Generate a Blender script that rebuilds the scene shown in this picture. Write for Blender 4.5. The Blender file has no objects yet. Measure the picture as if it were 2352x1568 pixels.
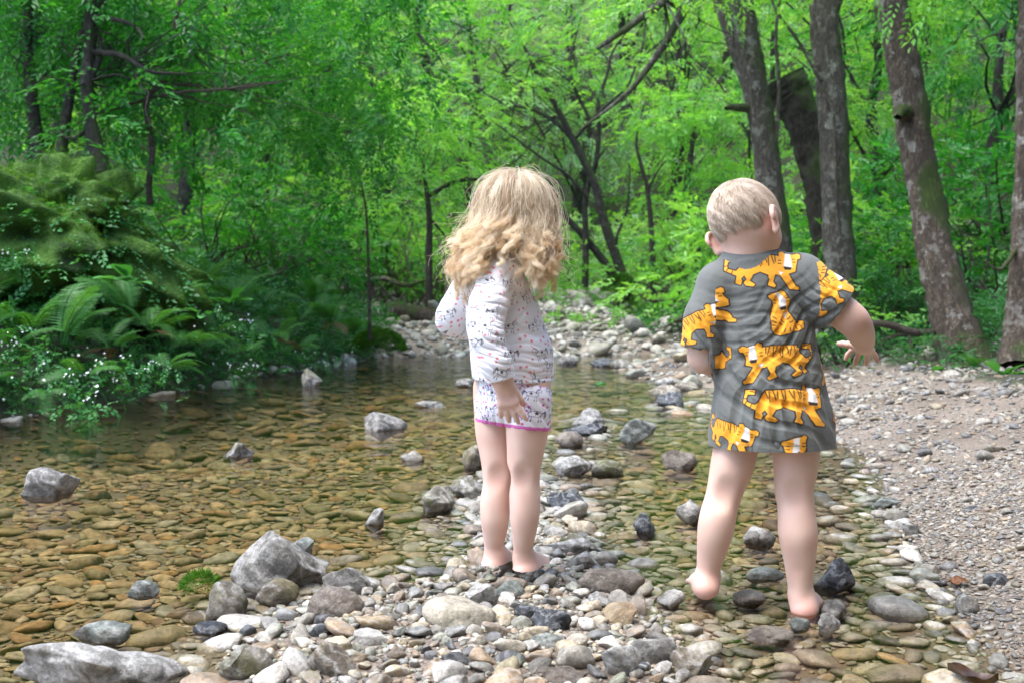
import bpy, bmesh, math, random
import numpy as np
from mathutils import Vector, Matrix, Euler, noise as mnoise

random.seed(11)
rng = np.random.default_rng(11)
scene = bpy.context.scene
COL = scene.collection

# ------------------------------------------------------------------ camera, sky, sun, exposure
CAM_H, FPX, HORIZON = 0.70, 2287.0, 680.0          # photo measured on a 2352 x 1568 grid, 35 mm lens
PITCH = math.atan((784.0 - HORIZON) / FPX)
cam_data = bpy.data.cameras.new('camera')
cam_data.lens = 35.0
cam_data.sensor_width = 36.0
cam_data.clip_start = 0.05
cam_data.clip_end = 600.0
cam_data.dof.use_dof = True
cam_data.dof.focus_distance = 2.35
cam_data.dof.aperture_fstop = 5.6
cam = bpy.data.objects.new('camera', cam_data)
cam.location = (0, 0, CAM_H)
cam.rotation_euler = (math.pi / 2 - PITCH, 0, 0)
COL.objects.link(cam)
scene.camera = cam

SUN_ELEV, SUN_AZ = math.radians(70), math.radians(-110)   # azimuth from +Y towards +X
world = bpy.data.worlds.new('World')
scene.world = world
world.use_nodes = True
wn = world.node_tree
wn.nodes.clear()
sky = wn.nodes.new('ShaderNodeTexSky')
sky.sky_type = 'NISHITA'
sky.sun_disc = False
sky.sun_elevation = SUN_ELEV
sky.sun_rotation = SUN_AZ
sky.altitude = 300
sky.air_density = 0.9
sky.dust_density = 2.2
sky.ozone_density = 0.6
bg = wn.nodes.new('ShaderNodeBackground')
bg.inputs['Strength'].default_value = 0.15
wo = wn.nodes.new('ShaderNodeOutputWorld')
wn.links.new(sky.outputs[0], bg.inputs[0])
wn.links.new(bg.outputs[0], wo.inputs[0])

sun_data = bpy.data.lights.new('sun', 'SUN')
sun_data.energy = 0.9
sun_data.angle = math.radians(45)
sun_data.color = (1.0, 0.98, 0.95)
sun = bpy.data.objects.new('sun', sun_data)
sd = Vector((math.sin(SUN_AZ) * math.cos(SUN_ELEV), math.cos(SUN_AZ) * math.cos(SUN_ELEV), math.sin(SUN_ELEV)))
sun.rotation_euler = sd.to_track_quat('Z', 'Y').to_euler()
COL.objects.link(sun)

scene.view_settings.view_transform = 'Standard'
scene.view_settings.look = 'None'
scene.view_settings.gamma = 1.0
scene.view_settings.use_curve_mapping = False
scene.view_settings.exposure = 2.36
scene.render.engine = 'CYCLES'
scene.cycles.use_denoising = True
scene.cycles.max_bounces = 8
scene.cycles.diffuse_bounces = 5
scene.cycles.glossy_bounces = 3
scene.cycles.transmission_bounces = 6
scene.cycles.transparent_max_bounces = 12
scene.cycles.sample_clamp_indirect = 6.0

# ------------------------------------------------------------------ measuring helpers
_f = Vector((0, math.cos(PITCH), -math.sin(PITCH)))
_u = Vector((0, math.sin(PITCH), math.cos(PITCH)))
_r = Vector((1, 0, 0))


def P(px, py, d):
    """world point at depth d seen at photo position (px, py)"""
    px, py, d = float(px), float(py), float(d)
    return Vector((0, 0, CAM_H)) + d * (_f + _r * ((px - 1176) / FPX) + _u * ((784 - py) / FPX))


def G(px, py, z=0.0):
    """world point at height z seen at photo position (px, py)"""
    v = _f + _r * ((px - 1176) / FPX) + _u * ((784 - py) / FPX)
    return Vector((0, 0, CAM_H)) + v * ((z - CAM_H) / v.z)


# ------------------------------------------------------------------ object helpers
def tag(o, label=None, cat=None, group=None, kind=None):
    if label: o['label'] = label
    if cat: o['category'] = cat
    if group: o['group'] = group
    if kind: o['kind'] = kind
    return o


def empty(name, loc=(0, 0, 0), parent=None):
    o = bpy.data.objects.new(name, None)
    o.location = loc
    o.empty_display_size = 0.1
    COL.objects.link(o)
    if parent: o.parent = parent
    return o


def link(name, me, mats, parent=None):
    o = bpy.data.objects.new(name, me)
    COL.objects.link(o)
    if mats is not None:
        me.materials.clear()
        for m in (mats if isinstance(mats, (list, tuple)) else [mats]):
            me.materials.append(m)
    if parent: o.parent = parent
    return o


def raw_mesh(name, verts, faces, smooth=True, attrs=None):
    """verts (N,3); faces (M,k) int array with one k; attrs {name: array per vertex (N,) or (N,3)}"""
    verts = np.asarray(verts, np.float32)
    faces = np.asarray(faces, np.int32)
    me = bpy.data.meshes.new(name)
    me.vertices.add(len(verts))
    me.vertices.foreach_set('co', verts.ravel())
    m, k = faces.shape
    me.loops.add(m * k)
    me.loops.foreach_set('vertex_index', faces.ravel())
    me.polygons.add(m)
    me.polygons.foreach_set('loop_start', np.arange(0, m * k, k, dtype=np.int32))
    me.polygons.foreach_set('use_smooth', np.full(m, smooth, dtype=bool))
    if attrs:
        for nm, a in attrs.items():
            a = np.asarray(a, np.float32)
            if a.ndim == 1:
                me.attributes.new(nm, 'FLOAT', 'POINT').data.foreach_set('value', a)
            else:
                c = np.ones((len(a), 4), np.float32)
                c[:, :3] = a
                me.attributes.new(nm, 'FLOAT_COLOR', 'POINT').data.foreach_set('color', c.ravel())
    me.update(calc_edges=True)
    me.validate()
    return me


class Acc:
    """collects pieces into one mesh"""
    def __init__(self): self.v, self.f, self.n, self.s = [], [], 0, []

    def add(self, v, f, shade=0.5):
        v = np.asarray(v, float)
        self.v.append(v)
        self.f.append(np.asarray(f) + self.n)
        self.s.append(np.full(len(v), shade) if np.isscalar(shade) else np.asarray(shade))
        self.n += len(v)

    def mesh(self, name, smooth=True):
        return raw_mesh(name, np.concatenate(self.v), np.concatenate(self.f), smooth, {'shade': np.concatenate(self.s)})


def catmull(pts, n):
    p = np.asarray(pts, float)
    p = np.vstack([2 * p[0] - p[1], p, 2 * p[-1] - p[-2]])
    out = []
    segs = len(p) - 3
    for t in np.linspace(0, segs, n):
        i = min(int(t), segs - 1)
        s = t - i
        a, b, c, d = p[i], p[i + 1], p[i + 2], p[i + 3]
        out.append(0.5 * (2 * b + (c - a) * s + (2 * a - 5 * b + 4 * c - d) * s * s + (3 * b - a - 3 * c + d) * s ** 3))
    return np.array(out)


def tube(pts, radii, sides=8, rough=0.0, seed=0):
    """quad tube along pts -> (verts, faces); closed tip"""
    pts = np.asarray(pts, float)
    n = len(pts)
    r = np.interp(np.linspace(0, 1, n), np.linspace(0, 1, len(radii)), radii)
    tan = np.gradient(pts, axis=0)
    tan /= np.linalg.norm(tan, axis=1)[:, None] + 1e-9
    ref = np.array([0.0, 1.0, 0.0]) if abs(tan[:, 1]).mean() < 0.8 else np.array([1.0, 0, 0])
    a = np.cross(tan, ref); a /= np.linalg.norm(a, axis=1)[:, None] + 1e-9
    b = np.cross(tan, a)
    th = np.linspace(0, 2 * np.pi, sides, endpoint=False)
    R = np.repeat(r[:, None], sides, 1)
    if rough:
        q = np.random.default_rng(seed)
        L = np.arange(n)[:, None] / max(n - 1, 1)
        for k in range(7):
            fr = q.integers(1, 6); ph = q.uniform(0, 6.28, 2); fz = q.uniform(3, 26)
            R = R * (1 + rough * 0.33 * np.sin(fr * th[None] + ph[0] + 4 * np.sin(fz * L + ph[1])))
        R = R * (1 + rough * 0.5 * q.normal(0, 1, R.shape))
    v = pts[:, None] + a[:, None] * (np.cos(th)[None, :, None] * R[..., None]) + b[:, None] * (np.sin(th)[None, :, None] * R[..., None])
    v = v.reshape(-1, 3)
    i, j = np.meshgrid(np.arange(n - 1), np.arange(sides), indexing='ij')
    j2 = (j + 1) % sides
    f = np.stack([i * sides + j, i * sides + j2, (i + 1) * sides + j2, (i + 1) * sides + j], -1).reshape(-1, 4)
    return v, f


# ------------------------------------------------------------------ node helpers
def mat_new(name):
    m = bpy.data.materials.new(name)
    m.use_nodes = True
    nt = m.node_tree
    nt.nodes.clear()
    out = nt.nodes.new('ShaderNodeOutputMaterial')
    return m, nt, out


def N(nt, kind, **kw):
    n = nt.nodes.new(kind)
    for k, v in kw.items():
        if k in n.bl_rna.properties.keys(): setattr(n, k, v)
        else: n.inputs[k].default_value = v
    return n


def ramp(nt, stops, interp='LINEAR'):
    n = nt.nodes.new('ShaderNodeValToRGB')
    n.color_ramp.interpolation = interp
    e = n.color_ramp.elements
    while len(e) > 1: e.remove(e[-1])
    e[0].position, e[0].color = stops[0][0], (*stops[0][1], 1)
    for p, c in stops[1:]:
        x = e.new(p); x.color = (*c, 1)
    return n


def mixc(nt, fac, a, b, mode='MIX'):
    n = nt.nodes.new('ShaderNodeMix')
    n.data_type = 'RGBA'
    n.blend_type = mode
    for s, v in ((n.inputs[0], fac), (n.inputs[6], a), (n.inputs[7], b)):
        if isinstance(v, (int, float)): s.default_value = v
        elif isinstance(v, tuple): s.default_value = (*v, 1) if len(v) == 3 else v
        else: nt.links.new(v, s)
    return n.outputs[2]


def vmath(nt, op, a, b=None):
    n = nt.nodes.new('ShaderNodeMath'); n.operation = op
    for s, v in ((n.inputs[0], a), (n.inputs[1], b)):
        if v is None: continue
        if isinstance(v, (int, float)): s.default_value = v
        else: nt.links.new(v, s)
    return n.outputs[0]


def maprange(nt, v, a, b, c=0.0, d=1.0):
    n = nt.nodes.new('ShaderNodeMapRange')
    nt.links.new(v, n.inputs[0])
    for i, x in enumerate((a, b, c, d)): n.inputs[i + 1].default_value = x
    return n.outputs[0]

# ------------------------------------------------------------------ materials
def mat_leaf(name, dark, mid, light, transl=0.45, rough=0.42):
    m, nt, out = mat_new(name)
    at = N(nt, 'ShaderNodeAttribute', attribute_name='shade')
    oi = N(nt, 'ShaderNodeObjectInfo')
    v = vmath(nt, 'ADD', at.outputs['Fac'], vmath(nt, 'MULTIPLY', vmath(nt, 'SUBTRACT', oi.outputs['Random'], 0.5), 0.25))
    rp = ramp(nt, [(0.0, dark), (0.5, mid), (1.0, light)])
    nt.links.new(v, rp.inputs[0])
    pb = N(nt, 'ShaderNodeBsdfPrincipled', Roughness=rough)
    pb.inputs['Specular IOR Level'].default_value = 0.35
    nt.links.new(rp.outputs[0], pb.inputs['Base Color'])
    tr = N(nt, 'ShaderNodeBsdfTranslucent')
    nt.links.new(mixc(nt, 1.0, rp.outputs[0], (1.5, 1.45, 0.55), 'MULTIPLY'), tr.inputs[0])
    mx = N(nt, 'ShaderNodeMixShader'); mx.inputs[0].default_value = transl
    nt.links.new(pb.outputs[0], mx.inputs[1]); nt.links.new(tr.outputs[0], mx.inputs[2])
    nt.links.new(mx.outputs[0], out.inputs[0])
    return m


LEAF_DEEP = mat_leaf('leaf_deep', (0.016, 0.10, 0.018), (0.032, 0.19, 0.03), (0.085, 0.32, 0.045))
LEAF_BRIGHT = mat_leaf('leaf_bright', (0.075, 0.25, 0.045), (0.155, 0.40, 0.07), (0.29, 0.54, 0.14), 0.5)
LEAF_PALE = mat_leaf('leaf_pale', (0.13, 0.29, 0.12), (0.24, 0.43, 0.21), (0.37, 0.54, 0.32), 0.48)  # pale foliage, lightened further in place of haze over the central far trees
LEAF_GROUND = mat_leaf('leaf_ground', (0.018, 0.09, 0.022), (0.04, 0.18, 0.042), (0.095, 0.30, 0.085), 0.3, 0.4)
LEAF_FERN = mat_leaf('leaf_fern', (0.014, 0.08, 0.014), (0.030, 0.145, 0.024), (0.085, 0.25, 0.045), 0.35, 0.5)
LEAF_MOSS = mat_leaf('moss_blades', (0.018, 0.07, 0.006), (0.048, 0.145, 0.012), (0.13, 0.28, 0.022), 0.35, 0.8)
LEAF_BROWN = mat_leaf('leaf_dead', (0.05, 0.022, 0.01), (0.12, 0.06, 0.025), (0.2, 0.12, 0.06), 0.15, 0.5)


def mat_bark(name, a, b, lichen, moss_amt=0.35, scale=1.0, lichen_amt=0.45):
    m, nt, out = mat_new(name)
    geo = N(nt, 'ShaderNodeNewGeometry')
    mp = N(nt, 'ShaderNodeMapping'); mp.inputs['Scale'].default_value = (13 * scale, 13 * scale, 3.4 * scale)
    nt.links.new(geo.outputs['Position'], mp.inputs[0])
    n1 = N(nt, 'ShaderNodeTexNoise', Scale=2.2, Detail=8.0, Roughness=0.65); nt.links.new(mp.outputs[0], n1.inputs[0])
    vo = N(nt, 'ShaderNodeTexVoronoi', Scale=2.6); vo.feature = 'DISTANCE_TO_EDGE'
    vd = N(nt, 'ShaderNodeVectorMath'); vd.operation = 'ADD'
    vs_ = N(nt, 'ShaderNodeVectorMath'); vs_.operation = 'SCALE'; vs_.inputs['Scale'].default_value = 2.2
    nt.links.new(n1.outputs['Color'], vs_.inputs[0]); nt.links.new(mp.outputs[0], vd.inputs[0]); nt.links.new(vs_.outputs[0], vd.inputs[1])
    nt.links.new(vd.outputs[0], vo.inputs[0])
    crack = maprange(nt, vo.outputs['Distance'], 0.0, 0.22)
    rp = ramp(nt, [(0.3, a), (0.7, b)]); nt.links.new(n1.outputs['Fac'], rp.inputs[0])
    col = mixc(nt, crack, mixc(nt, 1.0, rp.outputs[0], (0.55, 0.52, 0.5), 'MULTIPLY'), rp.outputs[0])
    n2 = N(nt, 'ShaderNodeTexNoise', Scale=7.0 * scale, Detail=5.0, Roughness=0.7); nt.links.new(geo.outputs['Position'], n2.inputs[0])
    lf = maprange(nt, n2.outputs['Fac'], 0.54, 0.60, 0.0, lichen_amt)
    col = mixc(nt, lf, col, lichen)
    n3 = N(nt, 'ShaderNodeTexNoise', Scale=2.1 * scale, Detail=4.0); nt.links.new(geo.outputs['Position'], n3.inputs[0])
    sx = N(nt, 'ShaderNodeSeparateXYZ'); nt.links.new(geo.outputs['Normal'], sx.inputs[0])
    side = vmath(nt, 'ADD', n3.outputs['Fac'], vmath(nt, 'MULTIPLY', vmath(nt, 'ADD', sx.outputs[0], sx.outputs[2]), 0.16))
    mf = maprange(nt, side, 0.62 - 0.2 * moss_amt, 0.75 - 0.2 * moss_amt, 0.0, min(1.0, moss_amt * 1.8))
    col = mixc(nt, mf, col, (0.06, 0.10, 0.012))
    pb = N(nt, 'ShaderNodeBsdfPrincipled', Roughness=0.9)
    nt.links.new(col, pb.inputs['Base Color'])
    bp = N(nt, 'ShaderNodeBump', Strength=0.9, Distance=0.03)
    nt.links.new(vmath(nt, 'ADD', crack, n1.outputs['Fac']), bp.inputs['Height'])
    nt.links.new(bp.outputs[0], pb.inputs['Normal'])
    nt.links.new(pb.outputs[0], out.inputs[0])
    return m


BARK_GREY = mat_bark('bark_grey', (0.075, 0.064, 0.047), (0.225, 0.20, 0.155), (0.42, 0.43, 0.35), 0.45, 1.0, 0.6)
BARK_BROWN = mat_bark('bark_brown', (0.075, 0.056, 0.038), (0.235, 0.18, 0.125), (0.46, 0.44, 0.38), 0.6, 1.0, 0.6)
BARK_DARK = mat_bark('bark_dark', (0.025, 0.02, 0.016), (0.075, 0.06, 0.048), (0.18, 0.18, 0.14), 0.35, 1.5, 0.35)
BARK_TWIG = mat_bark('bark_twig', (0.07, 0.05, 0.036), (0.19, 0.14, 0.1), (0.26, 0.24, 0.2), 0.15, 2.5, 0.3)


def mat_stone(name, palette, tex_scale=1.0, wet=True, moss=0.25):
    """river stone: own colour per stone, veins and speckle, brown algae film below the water line"""
    m, nt, out = mat_new(name)
    oi = N(nt, 'ShaderNodeObjectInfo')
    geo = N(nt, 'ShaderNodeNewGeometry')
    tc = N(nt, 'ShaderNodeTexCoord')
    rp = ramp(nt, palette, 'CONSTANT'); nt.links.new(oi.outputs['Random'], rp.inputs[0])
    off = N(nt, 'ShaderNodeVectorMath'); off.operation = 'ADD'
    nt.links.new(geo.outputs['Position'], off.inputs[0])
    cmb = N(nt, 'ShaderNodeCombineXYZ')
    for i in range(3): nt.links.new(vmath(nt, 'MULTIPLY', oi.outputs['Random'], 37.0 + 11 * i), cmb.inputs[i])
    nt.links.new(cmb.outputs[0], off.inputs[1])
    n1 = N(nt, 'ShaderNodeTexNoise', Scale=28.0 * tex_scale, Detail=7.0, Roughness=0.65); nt.links.new(off.outputs[0], n1.inputs[0])
    sep = N(nt, 'ShaderNodeSeparateXYZ'); nt.links.new(off.outputs[0], sep.inputs[0])
    wv = N(nt, 'ShaderNodeTexWave', Scale=16.0 * tex_scale, Distortion=9.0, Detail=4.0)
    wv.inputs['Detail Scale'].default_value = 1.6
    rot = N(nt, 'ShaderNodeVectorRotate'); rot.rotation_type = 'AXIS_ANGLE'
    rot.inputs['Axis'].default_value = (0.6, 0.3, 0.74)
    nt.links.new(vmath(nt, 'MULTIPLY', oi.outputs['Random'], 60.0), rot.inputs['Angle'])
    nt.links.new(off.outputs[0], rot.inputs[0]); nt.links.new(rot.outputs[0], wv.inputs[0])
    band = vmath(nt, 'MULTIPLY', maprange(nt, wv.outputs['Fac'], 0.45, 1.0), vmath(nt, 'FRACT', vmath(nt, 'MULTIPLY', oi.outputs['Random'], 17.3)))
    n1c = maprange(nt, n1.outputs['Fac'], 0.32, 0.68)
    nf = N(nt, 'ShaderNodeTexNoise', Scale=150.0 * tex_scale, Detail=4.0, Roughness=0.7); nt.links.new(off.outputs[0], nf.inputs[0])
    col = mixc(nt, n1c, mixc(nt, 1.0, rp.outputs[0], (0.42, 0.41, 0.38), 'MULTIPLY'), mixc(nt, 1.0, rp.outputs[0], (1.3, 1.28, 1.22), 'MULTIPLY'))
    col = mixc(nt, maprange(nt, nf.outputs['Fac'], 0.4, 0.62), mixc(nt, 1.0, col, (0.68, 0.67, 0.64), 'MULTIPLY'), col)
    col = mixc(nt, vmath(nt, 'MULTIPLY', band, 0.75), col, mixc(nt, vmath(nt, 'FRACT', vmath(nt, 'MULTIPLY', oi.outputs['Random'], 5.7)), (0.5, 0.48, 0.44), (0.10, 0.09, 0.075)))
    n5 = N(nt, 'ShaderNodeTexNoise', Scale=9.0 * tex_scale, Detail=3.0); nt.links.new(off.outputs[0], n5.inputs[0])
    ms = maprange(nt, vmath(nt, 'ADD', n5.outputs['Fac'], vmath(nt, 'MULTIPLY', vmath(nt, 'FRACT', vmath(nt, 'MULTIPLY', oi.outputs['Random'], 9.1)), 0.2)), 0.66, 0.78, 0.0, moss)
    col = mixc(nt, ms, col, (0.10, 0.115, 0.02))
    rough = 0.62
    pz = N(nt, 'ShaderNodeSeparateXYZ'); nt.links.new(geo.outputs['Position'], pz.inputs[0])
    pb = N(nt, 'ShaderNodeBsdfPrincipled', Roughness=0.6)
    if wet:
        n4 = N(nt, 'ShaderNodeTexNoise', Scale=6.0, Detail=3.0); nt.links.new(geo.outputs['Position'], n4.inputs[0])
        zz = vmath(nt, 'ADD', pz.outputs[2], vmath(nt, 'MULTIPLY', vmath(nt, 'SUBTRACT', n4.outputs['Fac'], 0.5), 0.02))
        sub = maprange(nt, zz, 0.002, -0.042)                       # under water: algae film
        damp = maprange(nt, zz, 0.03, 0.0)
        oc = ramp(nt, [(0.0, (0.34, 0.20, 0.085)), (0.2, (0.19, 0.12, 0.07)), (0.4, (0.31, 0.25, 0.13)), (0.6, (0.20, 0.17, 0.10)), (0.8, (0.40, 0.28, 0.14)), (1.0, (0.28, 0.26, 0.19))])
        nt.links.new(vmath(nt, 'FRACT', vmath(nt, 'MULTIPLY', oi.outputs['Random'], 7.7)), oc.inputs[0])
        film = mixc(nt, n1c, mixc(nt, 1.0, oc.outputs[0], (0.45, 0.45, 0.4), 'MULTIPLY'), mixc(nt, 1.0, oc.outputs[0], (1.4, 1.4, 1.3), 'MULTIPLY'))
        col = mixc(nt, vmath(nt, 'MULTIPLY', sub, 0.78), col, film)
        col = mixc(nt, vmath(nt, 'MULTIPLY', damp, 0.35), col, mixc(nt, 1.0, col, (0.5, 0.5, 0.52), 'MULTIPLY'))
        nt.links.new(vmath(nt, 'ADD', maprange(nt, damp, 0, 1, 0.62, 0.28), vmath(nt, 'MULTIPLY', sub, 0.5)), pb.inputs['Roughness'])
        nt.links.new(maprange(nt, sub, 0, 1, 0.45, 0.0), pb.inputs['Specular IOR Level'])
    nt.links.new(col, pb.inputs['Base Color'])
    bp = N(nt, 'ShaderNodeBump', Strength=0.8, Distance=0.009 / tex_scale)
    nt.links.new(vmath(nt, 'ADD', n1.outputs['Fac'], vmath(nt, 'MULTIPLY', nf.outputs['Fac'], 0.25)), bp.inputs['Height']); nt.links.new(bp.outputs[0], pb.inputs['Normal'])
    nt.links.new(pb.outputs[0], out.inputs[0])
    return m


PAL = [(0.0, (0.36, 0.34, 0.30)), (0.09, (0.26, 0.25, 0.225)), (0.18, (0.48, 0.44, 0.36)), (0.28, (0.31, 0.32, 0.27)),
       (0.37, (0.40, 0.30, 0.205)), (0.45, (0.16, 0.16, 0.165)), (0.51, (0.66, 0.63, 0.57)), (0.61, (0.30, 0.245, 0.19)),
       (0.69, (0.42, 0.41, 0.39)), (0.77, (0.25, 0.26, 0.255)), (0.83, (0.54, 0.46, 0.33)), (0.92, (0.085, 0.09, 0.10)), (0.95, (0.43, 0.44, 0.37))]
STONE = mat_stone('river_stone', PAL, 1.0)
PAL_B = [(0.0, (0.380, 0.240, 0.111)), (0.15, (0.230, 0.150, 0.091)), (0.3, (0.345, 0.276, 0.143)), (0.45, (0.196, 0.174, 0.117)), (0.58, (0.460, 0.300, 0.130)),
         (0.7, (0.310, 0.300, 0.208)), (0.8, (0.138, 0.108, 0.078)), (0.88, (0.483, 0.432, 0.312)), (0.95, (0.265, 0.288, 0.247))]
STONE_BED = mat_stone('bed_stone', PAL_B, 1.0, True, 0.3)
PAL_P = [(0.0, (0.292, 0.277, 0.248)), (0.12, (0.215, 0.210, 0.208)), (0.24, (0.396, 0.361, 0.304)), (0.36, (0.275, 0.244, 0.192)), (0.48, (0.155, 0.155, 0.160)),
         (0.6, (0.464, 0.437, 0.392)), (0.7, (0.232, 0.176, 0.128)), (0.8, (0.327, 0.319, 0.304)), (0.9, (0.361, 0.294, 0.208))]
STONE_BANK = mat_stone('bank_pebble', PAL_P, 1.4, True, 0.1)
PAL_F = [(0.0, (0.42, 0.41, 0.38)), (0.15, (0.28, 0.27, 0.25)), (0.3, (0.5, 0.48, 0.43)), (0.5, (0.36, 0.33, 0.28)), (0.65, (0.2, 0.19, 0.16)), (0.8, (0.55, 0.53, 0.5))]
STONE_FAR = mat_stone('far_cobble', PAL_F, 0.35, False, 0.4)


def mat_boulder(name, a, b, algae, algae_amt, vein=(0.5, 0.49, 0.46), scale=1.0):
    m, nt, out = mat_new(name)
    geo = N(nt, 'ShaderNodeNewGeometry')
    n1 = N(nt, 'ShaderNodeTexNoise', Scale=16.0 * scale, Detail=9.0, Roughness=0.72); nt.links.new(geo.outputs['Position'], n1.inputs[0])
    n2 = N(nt, 'ShaderNodeTexNoise', Scale=5.0 * scale, Detail=5.0, Roughness=0.6, Distortion=0.8); nt.links.new(geo.outputs['Position'], n2.inputs[0])
    n1c = maprange(nt, n1.outputs['Fac'], 0.30, 0.70)
    nf = N(nt, 'ShaderNodeTexNoise', Scale=120.0 * scale, Detail=5.0, Roughness=0.75); nt.links.new(geo.outputs['Position'], nf.inputs[0])
    rp = ramp(nt, [(0.12, tuple(c * .6 for c in a)), (0.38, a), (0.68, b), (0.86, vein)]); nt.links.new(n1c, rp.inputs[0])
    wv = N(nt, 'ShaderNodeTexWave', Scale=7.0 * scale, Distortion=14.0, Detail=5.0); wv.bands_direction = 'DIAGONAL'
    wv.inputs['Detail Scale'].default_value = 2.0
    nt.links.new(geo.outputs['Position'], wv.inputs[0])
    base = mixc(nt, maprange(nt, wv.outputs['Fac'], 0.72, 0.97, 0.0, 0.55), rp.outputs[0], vein)
    base = mixc(nt, maprange(nt, wv.outputs['Fac'], 0.22, 0.03, 0.0, 0.5), base, tuple(c * .5 for c in a))
    base = mixc(nt, maprange(nt, nf.outputs['Fac'], 0.40, 0.62), mixc(nt, 1.0, base, (0.6, 0.6, 0.58), 'MULTIPLY'), base)
    sp = N(nt, 'ShaderNodeSeparateXYZ'); nt.links.new(geo.outputs['Position'], sp.inputs[0])
    zz = vmath(nt, 'ADD', sp.outputs[2], vmath(nt, 'MULTIPLY', vmath(nt, 'SUBTRACT', n2.outputs['Fac'], 0.5), 0.05))
    wet = maprange(nt, zz, 0.04, 0.005)
    am = maprange(nt, n2.outputs['Fac'], 0.66 - 0.25 * algae_amt, 0.8 - 0.25 * algae_amt, 0.0, 0.85)
    col = mixc(nt, am, base, algae)
    col = mixc(nt, vmath(nt, 'MULTIPLY', wet, 0.5), col, mixc(nt, 1.0, col, (0.45, 0.43, 0.42), 'MULTIPLY'))
    sub = maprange(nt, zz, 0.0, -0.025)
    col = mixc(nt, vmath(nt, 'MULTIPLY', sub, 0.7), col, (0.16, 0.10, 0.045))
    pb = N(nt, 'ShaderNodeBsdfPrincipled')
    nt.links.new(maprange(nt, wet, 0, 1, 0.75, 0.25), pb.inputs['Roughness'])
    nt.links.new(col, pb.inputs['Base Color'])
    bp = N(nt, 'ShaderNodeBump', Strength=1.0, Distance=0.02)
    nt.links.new(vmath(nt, 'ADD', n1.outputs['Fac'], vmath(nt, 'MULTIPLY', nf.outputs['Fac'], 0.2)), bp.inputs['Height']); nt.links.new(bp.outputs[0], pb.inputs['Normal'])
    nt.links.new(pb.outputs[0], out.inputs[0])
    return m


B_GREY = mat_boulder('boulder_grey', (0.18, 0.17, 0.15), (0.40, 0.375, 0.33), (0.14, 0.13, 0.05), 0.3)
B_TAN = mat_boulder('boulder_tan', (0.2, 0.165, 0.12), (0.38, 0.33, 0.24), (0.17, 0.15, 0.04), 0.4)
B_MOSS = mat_boulder('boulder_algae', (0.16, 0.145, 0.11), (0.33, 0.30, 0.23), (0.10, 0.105, 0.02), 0.75)
B_SLATE = mat_boulder('boulder_slate', (0.055, 0.06, 0.068), (0.14, 0.15, 0.16), (0.2, 0.2, 0.2), 0.1, (0.42, 0.43, 0.43), 1.6)
B_BROWN = mat_boulder('boulder_brown', (0.18, 0.145, 0.115), (0.31, 0.26, 0.205), (0.12, 0.12, 0.06), 0.15, (0.3, 0.27, 0.23))
B_WHITE = mat_boulder('boulder_white', (0.34, 0.33, 0.3), (0.56, 0.54, 0.5), (0.3, 0.25, 0.12), 0.2, (0.68, 0.66, 0.63))
B_GREEN = mat_boulder('boulder_green', (0.17, 0.19, 0.165), (0.33, 0.36, 0.31), (0.45, 0.42, 0.32), 0.3)


def mat_ground():
    m, nt, out = mat_new('ground_soil')
    geo = N(nt, 'ShaderNodeNewGeometry')
    n1 = N(nt, 'ShaderNodeTexNoise', Scale=70.0, Detail=6.0, Roughness=0.7); nt.links.new(geo.outputs['Position'], n1.inputs[0])
    n2 = N(nt, 'ShaderNodeTexNoise', Scale=1.7, Detail=6.0, Roughness=0.6); nt.links.new(geo.outputs['Position'], n2.inputs[0])
    vo = N(nt, 'ShaderNodeTexVoronoi', Scale=130.0); nt.links.new(geo.outputs['Position'], vo.inputs[0])
    sr = N(nt, 'ShaderNodeSeparateColor'); nt.links.new(vo.outputs['Color'], sr.inputs[0])
    gp = ramp(nt, [(0.0, (0.10, 0.09, 0.08)), (0.3, (0.2, 0.165, 0.13)), (0.55, (0.27, 0.25, 0.22)), (0.8, (0.34, 0.29, 0.23)), (1.0, (0.48, 0.46, 0.43))]); nt.links.new(sr.outputs[0], gp.inputs[0])
    grit = mixc(nt, 0.6, (0.19, 0.155, 0.12), gp.outputs[0])
    grit = mixc(nt, n1.outputs['Fac'], mixc(nt, 1.0, grit, (0.6, 0.58, 0.55), 'MULTIPLY'), mixc(nt, 1.0, grit, (1.4, 1.35, 1.3), 'MULTIPLY'))
    at = N(nt, 'ShaderNodeAttribute', attribute_name='wood')
    n3 = N(nt, 'ShaderNodeTexNoise', Scale=9.0, Detail=7.0, Roughness=0.7); nt.links.new(geo.outputs['Position'], n3.inputs[0])
    rp = ramp(nt, [(0.35, (0.018, 0.04, 0.008)), (0.5, (0.04, 0.032, 0.02)), (0.66, (0.035, 0.09, 0.015))]); nt.links.new(n3.outputs['Fac'], rp.inputs[0])
    grit = mixc(nt, maprange(nt, n2.outputs['Fac'], 0.35, 0.6, 0.25, 0.85), grit, mixc(nt, 1.0, grit, (0.52, 0.47, 0.43), 'MULTIPLY'))
    col = mixc(nt, at.outputs['Fac'], grit, rp.outputs[0])
    sp = N(nt, 'ShaderNodeSeparateXYZ'); nt.links.new(geo.outputs['Position'], sp.inputs[0])
    sub = maprange(nt, sp.outputs[2], 0.004, -0.02)
    bed = mixc(nt, n1.outputs['Fac'], (0.06, 0.042, 0.022), (0.16, 0.115, 0.06))
    col = mixc(nt, sub, col, bed)
    pb = N(nt, 'ShaderNodeBsdfPrincipled', Roughness=0.85)
    nt.links.new(col, pb.inputs['Base Color'])
    bp = N(nt, 'ShaderNodeBump', Strength=0.8, Distance=0.008)
    nt.links.new(n1.outputs['Fac'], bp.inputs['Height']); nt.links.new(bp.outputs[0], pb.inputs['Normal'])
    nt.links.new(pb.outputs[0], out.inputs[0])
    return m


GROUND = mat_ground()


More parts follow.
